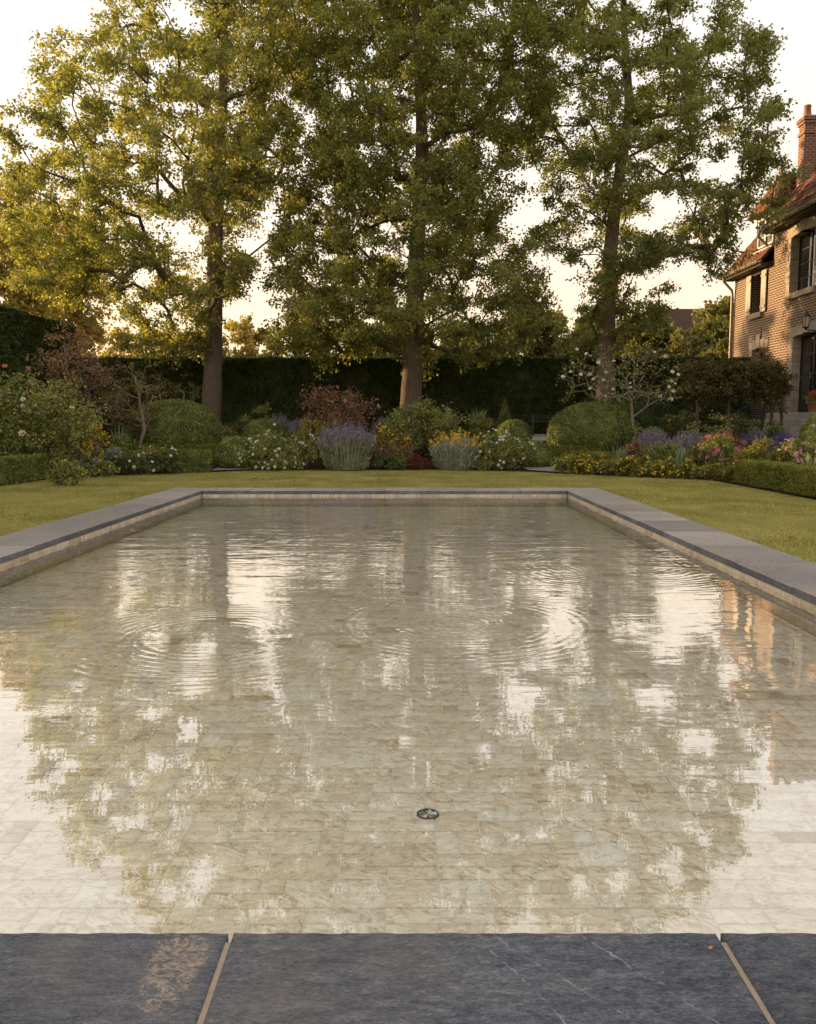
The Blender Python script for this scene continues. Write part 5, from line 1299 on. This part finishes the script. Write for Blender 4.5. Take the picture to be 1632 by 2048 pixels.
S('red_shrub', 'small dark red rounded shrub at the lawn edge, centre', 'shrub', 822, 860, 909, 19.95, L_red, .035, 18, 10, 12, low=.02)
lavender('santolina', 'silver clump with golden yellow heads right of the red shrub', 'plant', 855, 968, 862, 20.05, L_silver, P_yel, 620, .22, spike=.04, heads=.20)
S('leafy_plant', 'lime green leafy plant above the white roses', 'plant', 926, 975, 824, 21.6, L_fresh, .055, 22, 9, 9, low=.1)
blades('strappy_plant', 'tall strappy leaves between the green rose and the cone', 'plant', 925, 985, 812, 24.0, L_iris, 60, .02)
S('leafy_plant', 'greyish plant with small red flowers left of the cone', 'plant', 965, 1000, 828, 24.4, L_rose, .05, 16, 8, 9, [(5, P_coral, .06, 'daisy', False)], low=.1)
S('rose_bush', 'white rose mound right of the golden yellow heads', 'rose bush', 955, 1062, 868, 20.0, L_rose, .046, 36, 10, 13, [(95, P_white, .075, 'rose', False)], low=.02, depth=.7)
S('leafy_plant', 'low grey green plant trailing onto the lawn edge, centre right', 'plant', 942, 1000, 918, 19.85, L_rose, .04, 14, 9, 10, low=.02, depth=.5)
S('pink_plant', 'pale pink flowered wisp right of the biggest dome', 'plant', 436, 478, 848, 23.2, L_rose, .04, 14, 7, 8, [(24, P_pinkp, .05, 'daisy', False)], low=.1)
S('leafy_plant', 'dim greenery behind the small left dome', 'plant', 446, 500, 838, 24.4, L_dark, .05, 16, 8, 9, low=.05)
# ---- right beds
def white_tree():
    D_ = 21.3; O = at_y(1266, 846, D_); O[2] = float(terrain(0, D_)); root = thing('flowering_tree', 'small multi stemmed tree with white blooms before the right trunk', 'tree', O)
    C = []
    for _ in range(400):
        px = rng.uniform(1118, 1352); py = rng.uniform(690, 800)
        if ((px - 1240) / 122) ** 2 + ((py - 775) / 92) ** 2 > 1: continue
        C.append(at_y(px, py, D_ + rng.uniform(-.9, .9)) - O)
        if len(C) >= 110: break
    C = np.array(C); zt = float(at_y(1250, 800, D_)[2] - O[2])
    T = np.array([[0, 0, -.1], [.02, 0, zt * .35], [-.02, 0, zt * .7], [-.06, 0, zt]]); tr = [.06, .05, .04, .03]
    pos, par, load = grow(T, tr, C, .45, rise=.25); V, F = tube_np([(T, np.array(tr))], 8)
    link('trunk', mesh_np('trunk', V, F, M_palestem, smooth=True), root)
    skeleton_mesh('branches', pos, par, load, 4, tr, M_palestem, root, k_r=.0048, p=.5, sides=5)
    spray_leaves(C, np.full(len(C), .24), .8, 4, 3, .06, np.tile([[0, 0, .4]], (len(C), 1)), L_rose, 'crown', root, twig_mat=M_palestem)
    m = 40; ci = rng.integers(0, len(C), m); P = C[ci] + rand_dir(m) * .12 + [0, -.08, .05]
    add_blooms(root, P, np.tile([[0, -.5, .6]], (m, 1)), (30, P_white, .10, 'rose', True), None)
white_tree()
def stilt_hedge():
    A = at_y(1362, 760, 22.0); B_ = at_y(1572, 760, 22.6); z0, z1 = float(at_y(1400, 800, 22)[2]), float(at_y(1400, 724, 22)[2]); zg = float(terrain(0, 22.3))
    O = np.array([A[0], 22.0, zg]); root = thing('stilt_hedge', 'leafy hedge clipped as a raised block in front of the house', 'hedge', O)
    n = 190; t = rng.random(n); C = np.stack([A[0] + (B_[0] - A[0]) * t, 22.0 + .6 * t + rng.uniform(-.3, .3, n), rng.uniform(z0 + .08, z1 - .10, n) - (rng.random(n) < .12) * rng.uniform(0, .35, n)], -1) - O
    spray_leaves(C, np.full(n, .24), .85, 9, 13, .065, C - [0, .0, .3], leaf_mat('stilt_leaf', (0.05, 0.05, 0.02), (0.12, 0.11, 0.042), (0.24, 0.19, 0.075), .4, .45, 1.5), 'foliage', root, twig_mat=M_stem)
    sel = C[:70]; T = np.array([[-.1, 0, z0 - zg], [1.4, .3, z0 - zg + .2], [2.8, .6, z0 - zg + .1]]); pos, par, load = grow(T, [.03, .03, .03], sel)
    skeleton_mesh('branches', pos, par, load, 3, [.03, .03, .03], M_stem, root, k_r=.006, sides=5)
    return root
hs = stilt_hedge()
h0 = np.array(hs.location)
for px, D_ in ((1392, 22.0), (1455, 22.3), (1540, 22.5), (1560, 22.6)):
    p = at_y(px, 850, D_); zt = float(at_y(px, 770, D_)[2]); zg = float(terrain(0, D_)); s = MB(); s.tube([(p[0], D_, zg - .05), (p[0] + .03, D_, (zg + zt) / 2), (p[0] - .02, D_, zt)], [.05, .04, .035], 7)
    fix(s.build('stem', M_stem, hs, True), hs)
for k, (x0, x1, yt, D_, mat, lab, bl) in enumerate((
    (1318, 1400, 812, 22.0, L_dark, 'dark leafy rose bush right of the tall rounded topiary', [(3, P_coral, .09, 'rose', True)]),
    (1378, 1462, 826, 20.6, L_rose, 'rose bush with bright pink blooms below the stilt hedge', [(9, P_pink, .10, 'rose', True)]),
    (1440, 1520, 822, 21.0, L_dark, 'leafy rose bush with red buds left of the steps', [(6, P_coral, .085, 'rose', True), (1, P_blush, .13, 'rose', True)]),
    (1500, 1570, 830, 20.2, L_dark, 'dark green bush at the foot of the steps', []),
    (1405, 1482, 850, 18.6, L_bronze, 'coral rose bush in the middle of the right bed', [(16, P_coral, .095, 'rose', True)]),
    (1400, 1478, 872, 17.6, L_rose, 'magenta rose bush right of the single yellow bloom', [(20, P_mag, .095, 'rose', True)]),
    (1262, 1322, 838, 20.8, L_rose, 'small rose with red blooms at the big right dome', [(8, P_coral, .085, 'rose', True)]),
    (1250, 1290, 878, 19.4, L_bronze, 'bronze plant with dark pink flowers right of the big dome', [(20, P_pink, .05, 'daisy', False)]))):
    S('rose_bush', lab, 'rose bush', x0, x1, yt, D_, mat, .05, 30, 9, 10, bl, low=.1, depth=.7)
lavender('lavender', 'dusky purple lavender drift right of the big right dome', 'lavender', 1270, 1345, 858, 20.0, L_grey, P_purp, 420)
lavender('lavender', 'purple lavender behind the magenta rose', 'lavender', 1335, 1420, 862, 19.4, L_grey, P_purp, 420)
lavender('salvia', 'dark blue salvia in front of the steps', 'flower', 1470, 1545, 862, 18.6, L_dark, P_blue, 380, .5)
lavender('salvia', 'dark blue salvia beside the right edge ball', 'flower', 1535, 1602, 862, 18.0, L_dark, P_blue, 360, .5)
S('feathery_plant', 'feathery yellow green plant behind the bright right hedge', 'plant', 1470, 1560, 876, 16.6, L_fresh, .035, 40, 10, 12, [(3, P_yel, .11, 'rose', True), (30, P_yel, .03, 'daisy', False)], low=.05)
S('feathery_plant', 'feathery green plant under the lavender drift', 'plant', 1280, 1370, 882, 18.8, L_rose, .04, 34, 9, 11, [(1, P_yel, .12, 'rose', True), (14, P_yel, .03, 'daisy', False)], low=.05)
S('pink_plant', 'pinkish purple flowers at the right edge behind the low hedge', 'flower', 1566, 1628, 872, 16.0, L_rose, .045, 26, 9, 9, [(46, P_pinkp, .062, 'daisy', False)], low=.1, top_bias=.4)
S('pink_plant', 'pinkish purple flowers partly cut off by the right edge', 'flower', 1610, 1680, 850, 15.8, L_rose, .045, 24, 9, 9, [(36, P_pinkp, .062, 'daisy', False)], low=.1, top_bias=.4)
blades('strappy_plant', 'grey green iris leaves above the yellow bedding flowers', 'plant', 1215, 1262, 890, 19.2, L_iris, 60, .02)
blades('strappy_plant', 'iris leaves behind the right end of the yellow bedding', 'plant', 1330, 1392, 895, 18.2, L_iris, 60, .02)
blades('strappy_plant', 'broad grey leaves at the right edge behind the low hedge', 'plant', 1600, 1650, 905, 14.6, L_iris, 40, .026)
S('leafy_plant', 'light green filler plant between lavender and magenta rose', 'plant', 1370, 1420, 884, 18.4, L_fresh, .04, 22, 9, 10, [(1, P_yel, .11, 'rose', True)], low=.05)
ORD = ['first', 'second', 'third', 'fourth', 'fifth', 'sixth', 'seventh', 'eighth', 'ninth', 'tenth', 'eleventh', 'twelfth']
xs_ = np.linspace(1112, 1480, 13)
for k in range(12):
    x0, x1 = xs_[k] - 6, xs_[k + 1] + 6; xm = (x0 + x1) / 2
    yb = float(np.interp(xm, [p[0] for p in BF_PX], [p[1] for p in BF_PX])); D_ = float(at_z(xm, yb, 0)[1]) + .28
    S('bedding_plant', ORD[k] + ' from the gravel of the low yellow flowered plants along the right lawn edge', 'flower', x0, x1, yb - 34 - 5 * (k % 3) + (6 if k > 8 else 0), D_, L_fresh if k % 3 else L_rose, .04, 18, 9, 10,
      [((60 if k < 9 else 18), P_yel, .040, 'daisy', False)] + ([(2, P_white, .06, 'rose', True)] if k % 4 == 0 else []), low=.02, depth=.7, group='yellow bedding plants along the right lawn edge')
for k in range(7):
    x0 = 1120 + k * 26; x1 = x0 + 44; D_ = 20.3 - k * .12
    S('bedding_plant', ORD[k] + ' from the gravel of the orange yellow plants before the bright box strip', 'flower', x0, x1, 903 + (k % 2) * 4 + k, D_, L_roseY, .04, 14, 8, 9, [(12, P_yel, .04, 'daisy', False), (4, P_orange, .04, 'daisy', False)], low=.02, group='second row of bedding plants')
for k, (x0, x1, yt, D_, mat, lab) in enumerate(((1340, 1400, 838, 22.6, L_dark, 'dark filler shrub under the left half of the stilt hedge'), (1470, 1530, 818, 22.8, L_dark, 'dark filler shrub under the right half of the stilt hedge'),
        (660, 730, 842, 23.0, L_dark, 'dim filler shrub below the pink rose'), (840, 900, 848, 22.4, L_rose, 'green filler plant behind the golden yellow heads'), (10, 80, 830, 19.0, L_dark, 'dim dark shrub behind the bright left clump'),
        (60, 130, 850, 18.8, L_dark, 'dim dark shrub behind the silver mound'))):
    S('filler_shrub', lab, 'shrub', x0, x1, yt, D_, mat, .05, 22, 9, 10, low=.03)
# climbing rose leaves by the small arched window
S('climbing_rose', 'climbing rose shoots beside the small arched window', 'rose bush', 1500, 1560, 690, 23.2, L_bronze, .06, 24, 7, 8, [(4, P_coral, .08, 'rose', True)], low=.5, depth=.4)
# flower pot with red blooms on the top step
pp = at_x(1628, 830, HX - .45)
FP = thing('flower_pot', 'terracotta pot of red flowers beside the door at the right edge', 'flower pot', (HX - .42, dr[0] - .62, dr[2]))
s = MB(); s.tube([(0, 0, 0), (0, 0, .24), (0, 0, .25), (0, 0, .30), (0, 0, .29), (0, 0, .26)], [.10, .15, .17, .17, .145, .14], 14); s.build('pot', M_terra, FP, True)
Cc = rng.uniform(-.16, .16, (10, 3)) * [1, 1, .6] + [0, 0, .42]; spray_leaves(Cc, np.full(10, .14), .9, 7, 6, .05, np.tile([[0, 0, .2]], (10, 1)), L_rose, 'foliage', FP)
add_blooms(FP, Cc + [0, -.08, .1], np.tile([[-.4, -.5, .7]], (10, 1)), (9, P_red, .11, 'rose', True), None)

# ================================================================ SMALL THINGS
# garden bench before the hedge
bw = 1.55; bx, by = float(at_y(1057, 850, 26.2)[0]), 26.2; zg = float(terrain(0, by)) + .02
BN = thing('garden_bench', 'dark slatted garden bench before the hedge beside the big right dome', 'bench', (bx + bw / 2, by, zg))
M_bench = plain_mat('bench_paint', (0.018, 0.019, 0.022), (0.04, 0.041, 0.046), 10, .55, .2, .004)
zt = float(at_y(1080, 829, by)[2]) - zg
def part(mb, name): return mb.build(name, M_bench, BN)
for k in range(4):
    s = MB(); s.box(-bw / 2, bw / 2, -.28 + k * .125, -.28 + k * .125 + .10, .42, .45, .005); part(s, 'seat_slat')
nb = 6
for k in range(nb):
    z0 = .50 + k * (zt - .50) / nb; s = MB(); s.box(-bw / 2, bw / 2, .20 + k * .012, .225 + k * .012, z0, z0 + (zt - .50) / nb - .025, .005); part(s, 'back_slat')
for x in (-bw / 2 + .06, bw / 2 - .12):
    for y, h in ((-.27, .62), (.24, zt)):
        s = MB(); s.box(x, x + .06, y, y + .06, 0, h, .006); part(s, 'leg')
    s = MB(); s.box(x, x + .06, -.30, .24, .62, .66, .006); part(s, 'armrest')
    s = MB(); s.box(x + .005, x + .055, -.21, .24, .36, .42, .004); part(s, 'rail')
# pool floor drain: turned metal disc in a dark ring
dp = at_z(855.5, 1629, ZF + .004); DRN = thing('floor_drain', 'round brushed metal drain disc on the pool floor', 'drain', dp)
ppm = FPX / (dp[1] * CP + (EYE - dp[2]) * SP); rd = 22.5 / ppm
M_ring = plain_mat('drain_ring', (0.03, 0.035, 0.032), (0.06, 0.065, 0.06), 30, .5, .1, .001)
def fan_mat():
    m, nt, out = new_mat('turned_metal'); v = coords(nt)
    p = principled(nt, out, (0.62, 0.65, 0.63), .28, None, .5, .9)
    return m
s = MB(); n = 40
def ringz(r, z): return [(r * math.cos(2 * math.pi * i / n), r * math.sin(2 * math.pi * i / n), z) for i in range(n)]
vs = ringz(rd, -.004) + ringz(rd, .0005) + ringz(rd * .97, .0045) + ringz(rd * .85, .0045) + ringz(rd * .84, .0)
s.add(vs, [(a_ * n + i, a_ * n + (i + 1) % n, (a_ + 1) * n + (i + 1) % n, (a_ + 1) * n + i) for a_ in range(4) for i in range(n)]); s.build('rim', M_ring, DRN, True)
# fan of slightly tilted facets, light and dark put in as two metal colours
M_disc = fan_mat(); M_wedge = plain_mat('dark_wedge', (0.10, 0.115, 0.105), (0.17, 0.19, 0.175), 60, .35, .1, .001, metal=.5)
s = MB(); nf = 14
for i in range(nf):
    a0, a1 = 2 * math.pi * i / nf, 2 * math.pi * (i + 1) / nf; t0, t1 = (.0045, .0) if i % 2 else (.0, .0045)
    s.add([(0, 0, .003), (rd * .835 * math.cos(a0), rd * .835 * math.sin(a0), t0), (rd * .835 * math.cos(a1), rd * .835 * math.sin(a1), t1)], [(0, 1, 2)], (0, 1, 0, 0, 1, 1, 0, 1, 0, 0, 1, 0, 1, 1)[i])
s.build('disc', [M_disc, M_wedge], DRN)
# leaves on water and stone
def fallen(label, p, L, mat, curl=.3, rz=0.):
    s = MB(); w = L * .34
    pts = [(0, 0, 0), (L * .3, w, L * curl * .25), (L * .3, 0, .0), (L * .3, -w, L * curl * .25), (L * .7, w * .8, L * curl * .3), (L * .7, 0, L * .02), (L * .7, -w * .8, L * curl * .3), (L, 0, L * .10)]
    s.add(pts, [(0, 2, 1), (0, 3, 2), (1, 2, 5, 4), (2, 3, 6, 5), (4, 5, 7), (5, 6, 7)])
    o = s.build('fallen_leaf', mat, None, loc=tuple(float(t) for t in p)); o.rotation_euler = (0, 0, rz); tag(o, label, 'leaf'); return o
M_l1 = plain_mat('leaf_teal', (0.05, 0.09, 0.09), (0.12, 0.18, 0.17), 40, .4, .2, .002); M_l2 = plain_mat('leaf_brown', (0.12, 0.07, 0.03), (0.24, 0.14, 0.06), 40, .6, .2, .002); M_l3 = plain_mat('leaf_ochre', (0.38, 0.20, 0.03), (0.52, 0.30, 0.06), 40, .6, .2, .002); M_l4 = plain_mat('leaf_black', (0.015, 0.014, 0.014), (0.04, 0.035, 0.03), 40, .6, .2, .002)
fallen('bluish leaf floating left of the ripple rings', at_z(783, 1239, ZW + .003), .05, M_l1, .3, .2)
fallen('tiny dark leaf floating far out in the pool', at_z(828, 1101, ZW + .003), .045, M_l4, .3, .4)
fallen('ochre petal lying on the near coping stone', at_z(1418, 1898, .004), .012, M_l3, .8, .5)
fallen('black shrivelled petal on the near coping stone by the right joint', at_z(1390, 1892, .004), .013, M_l4, .5, .1)
fallen('brown fallen leaf on the left coping', at_z(430, 978.5, .003), .05, M_l2, .4, .3)
for k, (px, py) in enumerate(((500, 958), (750, 959))):
    fallen(('dark fallen leaf on the far lawn left of centre', 'dark fallen leaf on the far lawn near the middle')[k], at_z(px, py, LAWN_Z + .03), .16, M_l4, .3, .1 * k)

spots = [(180, 1010), (260, 985), (1330, 1000), (1500, 1030), (1420, 985), (1590, 1075), (60, 1035), (900, 966)]
where = ['on the left lawn beside the coping', 'on the left lawn near the far pool corner', 'on the right lawn near the far pool corner', 'in the middle of the right lawn', 'on the right lawn below the yellow bedding', 'on the right lawn beside the coping edge', 'on the left lawn at the picture edge', 'on the far lawn right of the middle']
for k, (px, py) in enumerate(spots):
    fallen(('dry brown leaf ' if k % 2 else 'small yellow leaf ') + where[k], at_z(px, py, LAWN_Z + .028), .06 + .02 * (k % 3), (M_l3, M_l2)[k % 2], .4, .7 * k)
